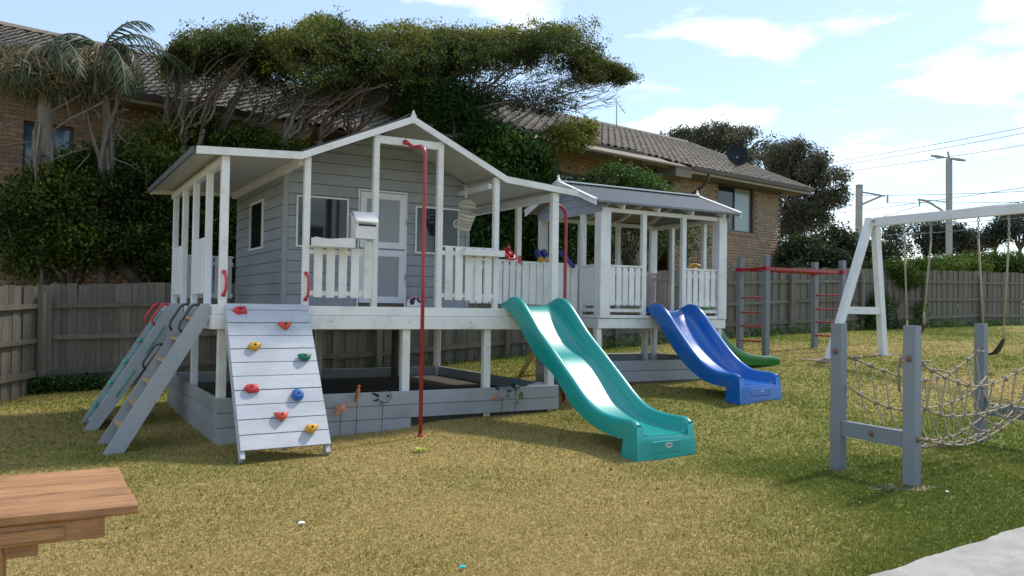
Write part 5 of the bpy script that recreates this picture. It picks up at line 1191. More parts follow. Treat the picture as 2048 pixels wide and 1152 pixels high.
# ================================================================== TOYS AND SMALL THINGS
def toys():
    # hanging wicker bird cage, lid lifted above the tilted basket
    c = onY(930, 440, .42); k = np.dot(c-CP, CF)/1664
    t = thing('hanging_basket', 'cream wicker bird cage basket hanging open from the verandah roof', 'bird cage', c)
    top = onY(932, 371, .42); roof = onY(932, 322, .42)
    part('cord', MB().tube([roof+np.array([0, 0, .06]), top], .004, 5), ROPE, t)
    ring = MB(); ring.tube([top+CR*(7*k/2*2*.5*math.cos(a))*1.0+np.array([0, 0, 7*k/2*math.sin(a)-.02]) for a in np.linspace(0, 2*math.pi, 13)], .005, 5); part('ring', ring, CREAMW, t)
    l0 = onY(934, 396, .42)
    part('stem', MB().lathe([(.006, .0), (.010, -.05), (.022, -.13)], top-np.array([0, 0, .05]), 10), CREAMW, t, True)
    R = 17*k; ax = Vector((.05, -.05, 1)).normalized(); e = ax.orthogonal().normalized(); b = ax.cross(e); rd = MB()
    cen = onY(934, 415, .42)
    for i in range(20):
        a = 2*math.pi*i/20; rd.tube([Vector(cen)+ax*(.105*math.cos(q))+(e*math.cos(a)+b*math.sin(a))*(R*math.sin(q)) for q in np.linspace(.15, 1.57, 6)], .0032, 4, False)
    for q in (.55, 1.0, 1.57): rd.tube([Vector(cen)+ax*(.105*math.cos(q))+(e*math.cos(a)+b*math.sin(a))*(R*math.sin(q)) for a in np.linspace(0, 2*math.pi, 21)], .004 if q < 1.5 else .008, 5, False)
    part('lid', rd, CREAMW, t)
    cap = MB().lathe([(.05, .09), (.03, .105), (.0, .11)], cen, 12, ax); part('lid_cap', cap, CREAMW, t, True)
    ax = Vector(CU*1.0+CR*.30-CF*.42).normalized(); e = ax.orthogonal().normalized(); b = ax.cross(e); bs = onY(927, 459, .42); tp = onY(934, 428, .42); h = .205; R0, R1 = 14*k, 16.5*k; bk = MB(); bs = Vector(tp)-ax*h
    ringp = lambda s, n=24: [bs+ax*(h*s)+(e*math.cos(a)+b*math.sin(a))*lerp(R0, R1, s) for a in np.linspace(0, 2*math.pi, n)]
    for i in range(26):
        a = 2*math.pi*i/26; bk.tube([bs+ax*(h*s)+(e*math.cos(a)+b*math.sin(a))*lerp(R0, R1, s) for s in (0, .5, 1)], .0042, 4, False)
    for s, r_ in ((0, .010), (.08, .008), (.3, .006), (.5, .006), (.72, .010), (.8, .009), (1, .011)): bk.tube(ringp(s), r_, 5, False)
    bk.lathe([(R0, 0), (.0, .002)], bs, 20, ax); part('basket', bk, CREAMW, t)
    pk = MB(); pk.tube([bs+ax*(h*.28)-e*0+Vector(-CR)*(R0*1.15)+Vector((0, 0, .05*math.sin(a)))+Vector(-CR)*(.03*math.cos(a)) for a in np.linspace(0, 2*math.pi, 12)], .014, 6); part('side_pocket', pk, CREAMW, t)
    # child's helmet
    c = onY(829, 610, .45); c[2] = DZ+.003
    t = thing('bike_helmet', 'pink and white child bike helmet on the deck by the cubby door', 'helmet', c)
    def shell(z0, z1, m, name):
        mb = MB(); vs_ = []; A, B = 20, 8
        for i in range(B+1):
            ph = lerp(z0, z1, i/B)
            for j in range(A):
                th = 2*math.pi*j/A; sx = 1+.12*math.cos(th); vs_.append((c[0]+.125*math.cos(th)*math.cos(ph)*sx, c[1]+.095*math.sin(th)*math.cos(ph), c[2]+.02+.135*math.sin(ph)))
        mb.add(vs_, [(i*A+j, i*A+(j+1) % A, (i+1)*A+(j+1) % A, (i+1)*A+j) for i in range(B) for j in range(A)]); return part(name, mb, m, t, True)
    shell(-.1, .62, HWHITE, 'lower_shell'); shell(.62, 1.56, PINK, 'upper_shell')
    for a0, ph, sz, rt in ((-2.25, .42, (.042, .050), .4), (-2.0, .75, (.035, .030), .2), (-1.35, .80, (.034, .022), -.6), (-1.25, .45, (.036, .026), .7), (-.72, .55, (.030, .022), .3), (-.75, .22, (.020, .030), 0)):
        def sp(th, p, o): sx = 1+.12*math.cos(th); return (c[0]+(.125+o)*math.cos(th)*math.cos(p)*sx, c[1]+(.095+o)*math.sin(th)*math.cos(p), c[2]+.02+(.135+o)*math.sin(p))
        mb = MB(); k_ = 10; mb.add([sp(a0, ph, .003)]+[sp(a0+(sz[0]*math.cos(i*.628+rt))/.11, ph+(sz[1]*math.sin(i*.628)+.3*sz[0]*math.cos(i*.628+rt))/.125, .002) for i in range(k_)], [(0, i+1, (i+1) % k_+1) for i in range(k_)]); part('vent', mb, HDARK, t)
    # binoculars
    e0, e1 = onY(1088, 519, .93), onY(1079, 499, 1.18); d = Vector(e1-e0).normalized(); sx = Vector(CR)
    t = thing('toy_binoculars', 'blue toy binoculars with yellow eyepieces mounted on the bridge rail', 'toy binoculars', tuple(e0))
    for s in (-.048, .048):
        o = Vector(e0)+sx*s; part('barrel', MB().lathe([(.036, 0), (.040, .03), (.042, .10), (.050, .13), (.050, .24), (.044, .245), (.0, .24)], o, 14, d), BLUED, t, True); part('eyepiece', MB().lathe([(.030, -.012), (.042, -.012), (.042, .012), (.036, .014)], o, 14, d), YELL, t, True)
        part('lens', MB().lathe([(.0, -.004), (.029, -.004), (.029, .0)], o, 12, d), HDARK, t)
    part('hinge', MB().beam(Vector(e0)+d*.06-sx*.03, Vector(e0)+d*.06+sx*.03, .05, .04), BLUED, t); part('stand', MB().tube([Vector(e0)+d*.10, Vector((e0[0], 1.03, 2.30))], .02, 8), BLUED, t)
    # telescope
    e0, e1 = onY(1147, 533, .90), onY(1120, 503, 1.25); d = Vector(e1-e0).normalized(); L = (Vector(e1)-Vector(e0)).length
    t = thing('toy_telescope', 'blue toy telescope tube tilted up on the rail behind the red pole', 'toy telescope', tuple(e0))
    part('tube', MB().lathe([(.024, 0), (.034, .01), (.034, L*.5), (.040, L*.5), (.042, L*.97), (.0, L)], e0, 12, d), BLUED, t, True); part('mount', MB().tube([Vector(e0)+d*L*.35, Vector((e0[0]-.0, 1.03, 2.29))], .018, 8), BLUED, t); part('eyepiece', MB().lathe([(.0, -.02), (.022, -.02), (.026, .0)], e0, 10, d), BLUED, t)
    # red periscope-like steering wheel
    c = onY(1018, 508, 1.0); k = .0075
    t = thing('toy_steering_wheel', 'red toy steering wheel behind the shaded rail of the right verandah', 'toy wheel', c)
    ax = Vector((.25, -.75, .62)).normalized(); e = ax.orthogonal().normalized(); b = ax.cross(e)
    part('rim', MB().tube([Vector(c)+(e*math.cos(a)+b*math.sin(a))*.10 for a in np.linspace(0, 2*math.pi, 22)], .020, 8), REDP, t, True)
    for a in (0, 2.09, 4.18): part('spoke', MB().tube([Vector(c), Vector(c)+(e*math.cos(a)+b*math.sin(a))*.10], .016, 6), REDP, t)
    part('hub', MB().lathe([(.04, -.02), (.045, .02), (.03, .035), (.0, .04)], c, 12, ax), REDP, t, True); part('column', MB().tube([Vector(c), Vector(c)-ax*.12-Vector((0, 0, .08))], .03, 8), REDP, t)
    part('knob', MB().lathe([(.022, 0), (.03, .03), (.02, .07), (.0, .075)], Vector(c)+Vector((0, .02, .07)), 10), REDP, t, True)
    part('bracket', MB().box(c[0]+.17, c[0]+.22, c[1]+.0, c[1]+.05, c[2]-.13, c[2]-.02), REDP, t)
    # yellow toy wheel in the small tower
    c = onY(1391, 540, 1.2); ax = Vector((-.4, -.7, .5)).normalized(); e = ax.orthogonal().normalized(); b = ax.cross(e)
    t = thing('toy_steering_wheel', 'yellow toy steering wheel inside the smaller tower', 'toy wheel', c)
    part('rim', MB().tube([Vector(c)+(e*math.cos(a)+b*math.sin(a))*.12 for a in np.linspace(0, 2*math.pi, 22)], .020, 8), YELL, t, True)
    for a in (.3, 2.39, 4.48): part('spoke', MB().tube([Vector(c), Vector(c)+(e*math.cos(a)+b*math.sin(a))*.12], .015, 6), YELL, t)
    part('hub', MB().lathe([(.035, -.02), (.035, .02), (.0, .03)], c, 10, ax), YELL, t); part('column', MB().tube([Vector(c), Vector(c)-ax*.1-Vector((0, 0, .15))], .025, 8), YELL, t)
    # garden ornaments on wire stakes in front of the sandpit
    def stake(name, label, x, ytop, ybase, builder):
        b_ = onY(x, ybase, -.12); gz = g(b_[0], b_[1]-.05); tp = onY(x, ytop, -.12); t = thing(name, label, 'garden ornament', (tp[0], -.12, gz))
        part('stake', MB().tube([(tp[0]-.01, -.12, gz-.03), (tp[0], -.12, tp[2])], .0045, 5), BRONZE, t); builder(t, np.array([tp[0], -.12, tp[2]]))
    def petal(c, d, w, L, th=.004):
        d = Vector(d).normalized(); s = d.cross(Vector((0, -1, 0))); s = s.normalized() if s.length > .01 else Vector((1, 0, 0)); c = Vector(c)
        o = [c, c+d*L*.35+s*w, c+d*L*.75+s*w*.7, c+d*L, c+d*L*.75-s*w*.7, c+d*L*.35-s*w]
        o = [p+Vector((0, -.03*math.sin(i*1.2), 0)) for i, p in enumerate(o)]
        return MB().prism(o, (0, -th, 0))
    def flower(t, c):
        for a in (2.8, 2.2, .4, 1.0, 3.6): part('petal', petal(c, (math.cos(a), 0, math.sin(a)), .028, .10), PEACH, t)
        part('tip', petal(c, (.75, 0, .85), .02, .12), ORANGE, t)
    stake('flower_stake', 'peach metal flower on a thin stake beside the climbing wall', 682, 822, 868, flower)
    def bird(t, c):
        b = MB(); b.lathe([(.0, -.13), (.016, -.09), (.027, -.03), (.026, .03), (.02, .06), (.0, .075)], c+np.array([0, 0, .0]), 10, (.25, 0, 1)); part('body', b, ORANGE, t, True)
        b = MB(); b.lathe([(.0, -.02), (.018, -.01), (.018, .012), (.0, .024)], c+np.array([.02, 0, .085]), 8, (0, 0, 1)); part('head', b, ORANGE, t, True)
        part('wing', petal(c+np.array([-.004, -.022, .05]), (-.25, 0, -1), .018, .17), BRONZE, t)
    stake('bird_stake', 'orange metal bird standing on a thin stake before the sandpit', 715, 787, 865, bird)
    def curl(t, c):
        part('ring', MB().tube([c+np.array([.09*math.cos(a)+.02, 0, .075*math.sin(a)+.06]) for a in np.linspace(-2.6, 2.4, 16)], .005, 5), BRONZE, t)
        for a, L in ((2.6, .12), (.5, .05), (3.4, .09), (-1.9, .06)): part('leaf', petal(c+np.array([.05*math.cos(a), 0, .03*math.sin(a)+.04]), (math.cos(a), 0, math.sin(a)), .018, L), BRONZE, t)
    stake('curled_stake', 'dark curled metal ornament with leaves on a thin stake', 766, 803, 862, curl)
    def tangle(t, c):
        part('ring', MB().tube([c+np.array([.08*math.cos(a), 0, .07*math.sin(a)+.06]) for a in np.linspace(-3.0, 2.0, 14)], .004, 5), BRONZE, t)
        part('orange_tip', petal(c+np.array([-.12, 0, -.03]), (0, 0, 1), .022, .07), ORANGE, t)
        for a in (2.4, .3, -.6): part('leaf', petal(c+np.array([.07*math.cos(a), 0, .06+.05*math.sin(a)]), (math.cos(a), 0, math.sin(a)), .016, .08), TURQ, t)
    stake('wire_stake', 'thin wire ornament with an orange tip near the right sandpit corner', 1005, 795, 825, tangle)
    def daisy(t, c):
        for i in range(11): a = i*2*math.pi/11; part('petal', petal(c, (math.cos(a), 0, math.sin(a)), .016, .085), TURQ, t)
        part('centre', MB().lathe([(.022, 0), (.018, .012), (0, .014)], c+np.array([0, -.012, 0]), 10, (0, -1, 0)), YELL, t)
        part('leaf', petal(c+np.array([.05, 0, -.19]), (.5, 0, 1), .025, .12), LEAFG, t); part('leaf', petal(c+np.array([-.0, 0, -.22]), (1, 0, -.1), .022, .09), LEAFG, t)
    stake('daisy_stake', 'dark blue metal daisy on a stake at the right sandpit corner', 1032, 772, 820, daisy)
    # scraps on the lawn
    def scrap(label, x, y, m, s, cat='litter'):
        p = onZ(x, y, .0); 
        for _ in range(4): p = onZ(x, y, g(p[0], p[1])+.012)
        o = [(p[0]+s*a, p[1]+s*b*1.3, p[2]+c*s) for a, b, c in ((-1, -.4, .3), (-.2, -.6, .55), (.9, -.3, .25), (1, .4, .5), (.1, .6, .7), (-.8, .5, .4))]
        solo('litter_scrap', MB().prism(o, (0, 0, .004)), m, label, cat, org=tuple(p))
    scrap('small turquoise scrap lying on the grass near the bottom edge', 925, 1137, mat('turquoise_scrap', (.02, .45, .55), .5, .1), .022)
    scrap('small white scrap lying on the grass in the left foreground', 603, 1049, WHITE, .026); scrap('pale scrap near the front right lawn beside the path', 1895, 985, WHITE, .018)
    # lime weed tuft
    p = onZ(840, 905, .0); t = thing('weed_plant', 'small lime green weed growing in the lawn below the red pole', 'weed', p)
    for i in range(10):
        a = i*.63; part('leaf', MB().prism([Vector(p)+Vector((0, 0, .01)), Vector(p)+Vector((.05*math.cos(a)-.012*math.sin(a), .05*math.sin(a)+.012*math.cos(a), .05)), Vector(p)+Vector((.12*math.cos(a), .12*math.sin(a), .025)), Vector(p)+Vector((.05*math.cos(a)+.012*math.sin(a), .05*math.sin(a)-.012*math.cos(a), .05))], (0, 0, .002)), mat('lime_leaf', (.30, .42, .03), .5, .1), t)
    # red toy lying in the net's shade and the little ladder fork
    for x, y, s, l in ((1720, 712, .06, 'small red toy lying on the grass by the swing leg'), (1912, 740, .05, 'tiny red toy on the lawn beyond the rope net')):
        p = onZ(x, y, .5)
        for _ in range(6): p = onZ(x, y, g(p[0], p[1])+.03)
        mb = MB(); mb.lathe([(.0, 0), (s, .0), (s*1.1, .03), (s*.7, .06), (.0, .065)], p-np.array([0, 0, .02]), 10); t = thing('red_toy', l, 'toy', p); part('toy_body', mb, REDP, t, True); part('toy_handle', MB().tube([p+np.array([s, 0, .02]), p+np.array([s*2.2, .02, .03])], .014, 6), BLACKR, t)
LEAFG = mat('painted_leaf_green', (.05, .11, .03), .5, .2)
toys()
# ================================================================== TREES, SHRUBS, HEDGES
def crown_part(t, name, P, size, m, tint, **k):
    o = worg(t); me = leaves_mesh(name, P, size, m, tint, org=tuple(o), **k); q = D.objects.new(name, me); COL.objects.link(q); q.parent = t; return q

# ---- the wind-swept row: flat topped crowns leaning to the right on bare leaning stems
WY = 7.7
top_px = [(338, 108), (350, 98), (385, 84), (430, 76), (470, 66), (492, 66), (497, 96), (508, 92), (530, 82), (560, 74), (585, 60), (600, 44), (622, 35), (655, 40), (690, 58), (712, 72), (740, 60), (775, 57), (800, 62), (835, 68), (870, 64), (920, 72), (960, 70), (1000, 66), (1040, 72), (1090, 62), (1130, 52), (1140, 62), (1150, 82), (1168, 100), (1185, 118), (1215, 132), (1240, 148), (1252, 162)]
bot_px = [(338, 118), (365, 140), (400, 138), (440, 146), (490, 142), (505, 168), (540, 182), (600, 192), (660, 196), (720, 200), (770, 208), (815, 205), (850, 182), (900, 168), (960, 158), (1010, 150), (1060, 150), (1110, 158), (1160, 168), (1200, 178), (1240, 178), (1252, 168)]
def w_at(x, y): p = onY(x, y, WY); return p[0], p[2]
TX, TZ = np.array([w_at(*p) for p in top_px]).T; BX, BZ = np.array([w_at(*p) for p in bot_px]).T
def canopy_pts(x0, x1, nspr, k, rng):
    X0, X1 = w_at(x0, 100)[0], w_at(x1, 120)[0]
    P = []
    while sum(len(q) for q in P) < nspr:
        m = nspr*2; x = rng.uniform(X0, X1, m); zt = np.interp(x, TX, TZ); zb = np.interp(x, BX, BZ)
        s = rng.beta(1.35, 1.0, m); dy = rng.normal(size=m)*.8*(1-.75*np.clip((x-w_at(1120, 100)[0])/1.0, 0, 1))
        thick = zt-zb; z = zb+s*thick-np.abs(dy)*.12*thick
        pts = np.stack([x, WY+dy+.15*np.sin(x*2.1), z], 1)
        keep = (n3(pts, 2.3)+.55*n3(pts, 5.1)+(s-.5)*1.5) > -.25
        P.append(pts[keep])
    C = np.concatenate(P)[:nspr]; zt = np.interp(C[:, 0], TX, TZ); zb = np.interp(C[:, 0], BX, BZ); rel = (C[:, 2]-zb)/(zt-zb+.01)
    L, idx = sprigs(C, k, np.array([.075, .085, .05]), rng)
    L[:, 0] += .0
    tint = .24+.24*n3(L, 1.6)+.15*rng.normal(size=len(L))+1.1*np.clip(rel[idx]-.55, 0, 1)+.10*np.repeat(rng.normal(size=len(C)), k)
    return L, tint
def wind_tree(label, x0, x1, bases, nspr, targets, seed):
    rng = np.random.default_rng(seed); random.seed(seed)
    b0 = onY(bases[0][0], bases[0][1], WY); t = thing('windswept_tree', label, 'tree', (b0[0], WY, g(b0[0], WY)), 'windswept trees between fence and houses')
    mb = MB(); fine = MB()
    for (bx, by, r) in bases:
        b = onY(bx, by, WY+random.uniform(-.4, .4)); gz = g(b[0], b[1]); foot = np.array([b[0]-.25*max(0, (b[2]-gz))*.3, b[1], gz-.1])
        stem(mb, foot, b, r*1.3, r, (random.uniform(-.15, .1), 0, 0), 5, 8, .015)
        for _ in range(targets):
            tx = np.clip(bx+random.uniform(-20, 240), x0+8, x1-8)+random.uniform(-5, 5); zb = np.interp(w_at(tx, 150)[0], BX, BZ); tgt = np.array([w_at(tx, 150)[0], WY+random.uniform(-.9, .9), zb+random.uniform(.0, .35)])
            d = tgt-b; bow = (random.uniform(-.26, .02)*abs(d[0])-.05, random.uniform(-.2, .2), random.uniform(-.04, .20)*abs(d[0])); r1 = r*random.uniform(.35, .62)
            pts = stem(mb, b, tgt, r1, .010, bow, 9, 6, .035)
            for j in (3, 4, 5, 6, 7):
                for _k in range(1):
                    p = pts[j]; L = random.uniform(.3, .8); q = p+Vector((random.uniform(.05, .85)*L, random.uniform(-.5, .5)*L, random.uniform(.25, .85)*L)); stem(fine, p, q, .011, .004, (-.04, 0, .05), 4, 4, .05)
    part('trunk', mb, BARK, t, True); part('twigs', fine, BARKD, t, kind='stuff')
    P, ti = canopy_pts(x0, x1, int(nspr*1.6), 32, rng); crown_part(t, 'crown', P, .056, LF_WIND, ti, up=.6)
    return t
wind_tree('leftmost windswept tree, small wedge of crown over many thin bare stems', 338, 497, [(365, 292, .055), (404, 255, .05), (332, 285, .045)], 700, 9, 21)
wind_tree('windswept tree with the highest rounded crown above the cubby left valley', 499, 722, [(432, 288, .075), (520, 275, .06), (570, 285, .09)], 1350, 8, 22)
wind_tree('windswept tree with flat yellow-topped crown above the cubby gable peak', 700, 930, [(585, 285, .085), (640, 280, .07), (700, 275, .06)], 1250, 9, 23)
wind_tree('windswept tree at the right end with a pointed crown streaming over the roof', 915, 1252, [(790, 262, .08), (850, 262, .07), (900, 258, .06)], 1500, 9, 24)

def bush(name, label, cat, blobs, nspr, k, size, m, spread=.10, tint0=.35, topgain=.45, group=None, trunk=True, seed=1, keep=-.5, up=.4, barkm=None, limbs=10, nscale=2.2, aspect=.5, r0=.06, kind=None):
    rng = np.random.default_rng(seed); random.seed(seed); b = np.array(blobs, float)
    cx, cy = b[:, 0].mean(), b[:, 1].mean(); gz = g(cx, cy)
    C, h = blob_points(blobs, int(nspr*1.6), rng, .6); kk = n3(C, nscale)+.5*n3(C, nscale*2.3) > keep; C = C[kk][:nspr]; h = h[kk][:nspr]
    C = C[C[:, 2] > gnp(C[:, 0], C[:, 1])-.05] if True else C; h = h[:len(C)]
    L, idx = sprigs(C, k, spread, rng)
    z0, z1 = L[:, 2].min(), L[:, 2].max(); rel = (L[:, 2]-z0)/(z1-z0+.01)
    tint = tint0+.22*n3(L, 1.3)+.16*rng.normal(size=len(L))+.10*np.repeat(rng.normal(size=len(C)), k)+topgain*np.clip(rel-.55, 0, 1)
    if not trunk:
        return solo_leaves(name, L, size, m, tint, label, cat, group, up, aspect, (cx, cy, gz), kind)
    t = thing(name, label, cat, (cx, cy, gz), group)
    mb = MB(); f = Vector((cx, cy, gz-.1)); fork = Vector((cx, cy, lerp(gz, b[:, 2].mean(), .45)))
    stem(mb, f, fork, r0*1.2, r0, (.05, 0, 0), 4, 8, .02)
    for q in list(blobs)*max(1, limbs//len(blobs)):
        e = Vector(q[:3])+Vector((random.uniform(-.8, .8)*q[3], random.uniform(-.8, .8)*q[4], random.uniform(-.5, .8)*q[5])); stem(mb, fork, e, r0*.6, r0*.12, (0, 0, .1), 6, 5, .04)
    part('trunk', mb, barkm or BARKD, t, True)
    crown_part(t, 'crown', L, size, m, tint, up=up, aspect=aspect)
    return t
def solo_leaves(name, L, size, m, tint, label, cat, group, up, aspect, org, kind=None):
    me = leaves_mesh(name, L, size, m, tint, up=up, aspect=aspect, org=org); o = D.objects.new(name, me); COL.objects.link(o); o.location = org; return tag(o, label, cat, group, kind)
def B(x, y, Y, rx, rz, ry=.8):
    """ellipsoid seen at a photo pixel on the plane Y, radii given in photo pixels"""
    p = onY(x, y, Y); k = np.dot(p-CP, CF)/1664; return (p[0], p[1], p[2], rx*k*1.15, ry, rz*k)
# big dark broad-leaved shrubs behind the left fence
bush('broadleaf_shrub', 'big dark glossy shrub behind the left fence, in front of the brick house', 'shrub', [B(60, 430, 7.0, 55, 70), B(120, 400, 7.2, 60, 85), B(175, 430, 7.0, 70, 85), B(60, 500, 7.0, 55, 45), B(140, 480, 6.9, 70, 50), B(225, 450, 7.1, 55, 90)], 1700, 26, .082, LF_DARK, .10, .36, .35, 'dark shrubs behind the left fence', seed=31, r0=.08, up=.8)
bush('broadleaf_shrub', 'dark glossy shrub with yellow-green top behind the cubby left verandah', 'shrub', [B(300, 360, 7.2, 65, 55), B(360, 400, 7.0, 70, 80), B(290, 450, 7.0, 75, 80), B(420, 430, 7.1, 70, 90), B(350, 520, 6.9, 60, 45), B(470, 470, 7.1, 60, 100)], 1900, 26, .08, LF_DARK, .10, .36, .55, 'dark shrubs behind the left fence', seed=32, r0=.10, up=.8)
bush('broadleaf_shrub', 'yellow-green shrub mound rising to the eave behind the left verandah roof', 'shrub', [B(345, 285, 8.1, 50, 40), B(400, 270, 8.1, 50, 45), B(460, 285, 8.0, 60, 40), B(520, 300, 7.9, 70, 28), B(585, 318, 7.9, 55, 26), B(300, 330, 7.8, 70, 30)], 1500, 24, .072, LF_DARK, .09, .48, .5, 'dark shrubs behind the left fence', seed=33, up=.9)
bush('broadleaf_shrub', 'low green shrub growing under the eave behind the second palm', 'shrub', [B(265, 310, 8.2, 50, 32), B(205, 330, 7.9, 50, 28), B(150, 345, 7.7, 40, 30)], 600, 18, .09, LF_DARK, .10, .40, .4, 'dark shrubs behind the left fence', seed=34)
# dark evergreen in the middle of the row and the leafy green tree behind the right verandah
bush('evergreen_tree', 'dense dark green tree behind the cubby gable, below the flat crowns', 'tree', [B(850, 215, 7.3, 50, 60), B(900, 250, 7.2, 55, 60), B(960, 280, 7.3, 50, 60), B(880, 185, 7.5, 45, 35), B(1000, 320, 7.2, 50, 60), B(940, 215, 7.5, 50, 30)], 1500, 24, .07, LF_BROAD, .10, .22, .12, seed=35, r0=.10, limbs=18, keep=-.3)
bush('broadleaf_tree', 'bright green broad-leaved tree between the cubby right roof and brick house', 'tree', [B(1000, 300, 6.9, 45, 35), B(1040, 320, 6.9, 45, 40), B(1060, 350, 6.9, 35, 28), B(1010, 350, 6.9, 50, 40), B(960, 360, 7.0, 50, 50)], 800, 18, .12, LF_BROAD, .12, .45, .25, seed=36, r0=.07, up=.9)
bush('broadleaf_tree', 'dark leafy growth filling the view behind the right verandah posts', 'tree', [B(980, 430, 7.0, 60, 60), B(1050, 440, 6.9, 60, 60), B(1120, 450, 7.0, 60, 55), B(1180, 470, 7.0, 50, 50), B(960, 500, 6.9, 60, 50), B(1080, 510, 6.9, 70, 40), B(1000, 380, 7.1, 60, 50), B(1130, 400, 7.2, 50, 40)], 1700, 18, .105, LF_BROAD, .12, .25, .15, seed=37, r0=.07, up=.8)
bush('broadleaf_shrub', 'rounded olive shrub against the brick wall above the small tower roof', 'shrub', [B(1225, 370, 7.6, 45, 38), B(1270, 375, 7.6, 50, 32), B(1300, 395, 7.6, 35, 25), B(1240, 420, 7.5, 60, 50)], 1000, 20, .075, LF_BROAD, .09, .40, .35, seed=38, up=.7)
bush('broadleaf_shrub', 'thin see-through shrub against the brick wall behind the small tower posts', 'shrub', [B(1240, 460, 7.4, 60, 60), B(1330, 470, 7.4, 40, 50), B(1370, 480, 7.3, 40, 60), B(1200, 500, 7.4, 40, 40)], 420, 14, .07, LF_BROAD, .12, .25, .3, seed=39, keep=-.1)
# loose wind-blown boughs right of the gable
def boughs():
    random.seed(5); rng = np.random.default_rng(40)
    b = onY(830, 262, 7.1); t = thing('bare_bough_tree', 'nearly bare grey tree throwing boughs right over the brick house eave', 'tree', (b[0], 7.1, g(b[0], 7.1)))
    mb = MB(); foot = np.array([b[0]-.3, 7.1, g(b[0], 7.1)-.1]); stem(mb, foot, b, .11, .08, (0, 0, 0), 5, 8, .02)
    def chain(px, r0, r1): mb.tube([onY(x, y, 6.9+.25*math.sin(x*.03)) for x, y in px], list(np.linspace(r0, r1, len(px))), 6)
    chain([(830, 262), (890, 240), (930, 222), (985, 208), (1040, 200)], .05, .012); chain([(830, 262), (900, 272), (960, 262), (1020, 248), (1060, 226), (1100, 205)], .06, .014); chain([(840, 268), (920, 274), (1000, 268), (1060, 266), (1090, 262), (1120, 240)], .045, .012)
    chain([(1000, 252), (1010, 246), (1030, 250)], .03, .015); chain([(1090, 205), (1130, 190), (1170, 178), (1210, 170)], .03, .008); chain([(1100, 205), (1160, 212), (1200, 200), (1235, 178)], .012, .005); chain([(1110, 215), (1170, 228), (1215, 205)], .010, .004)
    fine = MB()
    for _ in range(190):
        x = random.uniform(960, 1215); y = 205-random.uniform(-14, 45)*(1.0) - (x-960)*.02; a = onY(x, y, 7.0+random.uniform(-.5, .5)); q = Vector(a)+Vector((random.uniform(.2, .7), random.uniform(-.2, .2), random.uniform(-.05, .4))); stem(fine, a, q, .010, .003, (-.03, 0, -.05), 4, 4, .05)
    part('trunk', mb, BARK, t, True); part('twigs', fine, BARKD, t, kind='stuff')
    bl = [B(1075, 200, 7.0, 40, 20), B(1110, 210, 7.0, 38, 16), B(1020, 195, 7.1, 45, 16), B(965, 190, 7.1, 50, 22)]
    C, _ = blob_points(bl, 420, rng); L, idx = sprigs(C, 14, .08, rng); crown_part(t, 'grey_foliage', L, .06, LF_GUM, .35+.2*rng.normal(size=len(L)))
    bl = [B(1125, 265, 6.8, 28, 16), B(1150, 262, 6.8, 26, 18), B(1162, 280, 6.8, 14, 18), B(1120, 285, 6.8, 18, 12)]
    C, _ = blob_points(bl, 300, rng); L, idx = sprigs(C, 16, .07, rng); crown_part(t, 'tip_foliage', L, .075, LF_WIND, .55+.25*rng.normal(size=len(L)), up=.7)
boughs()

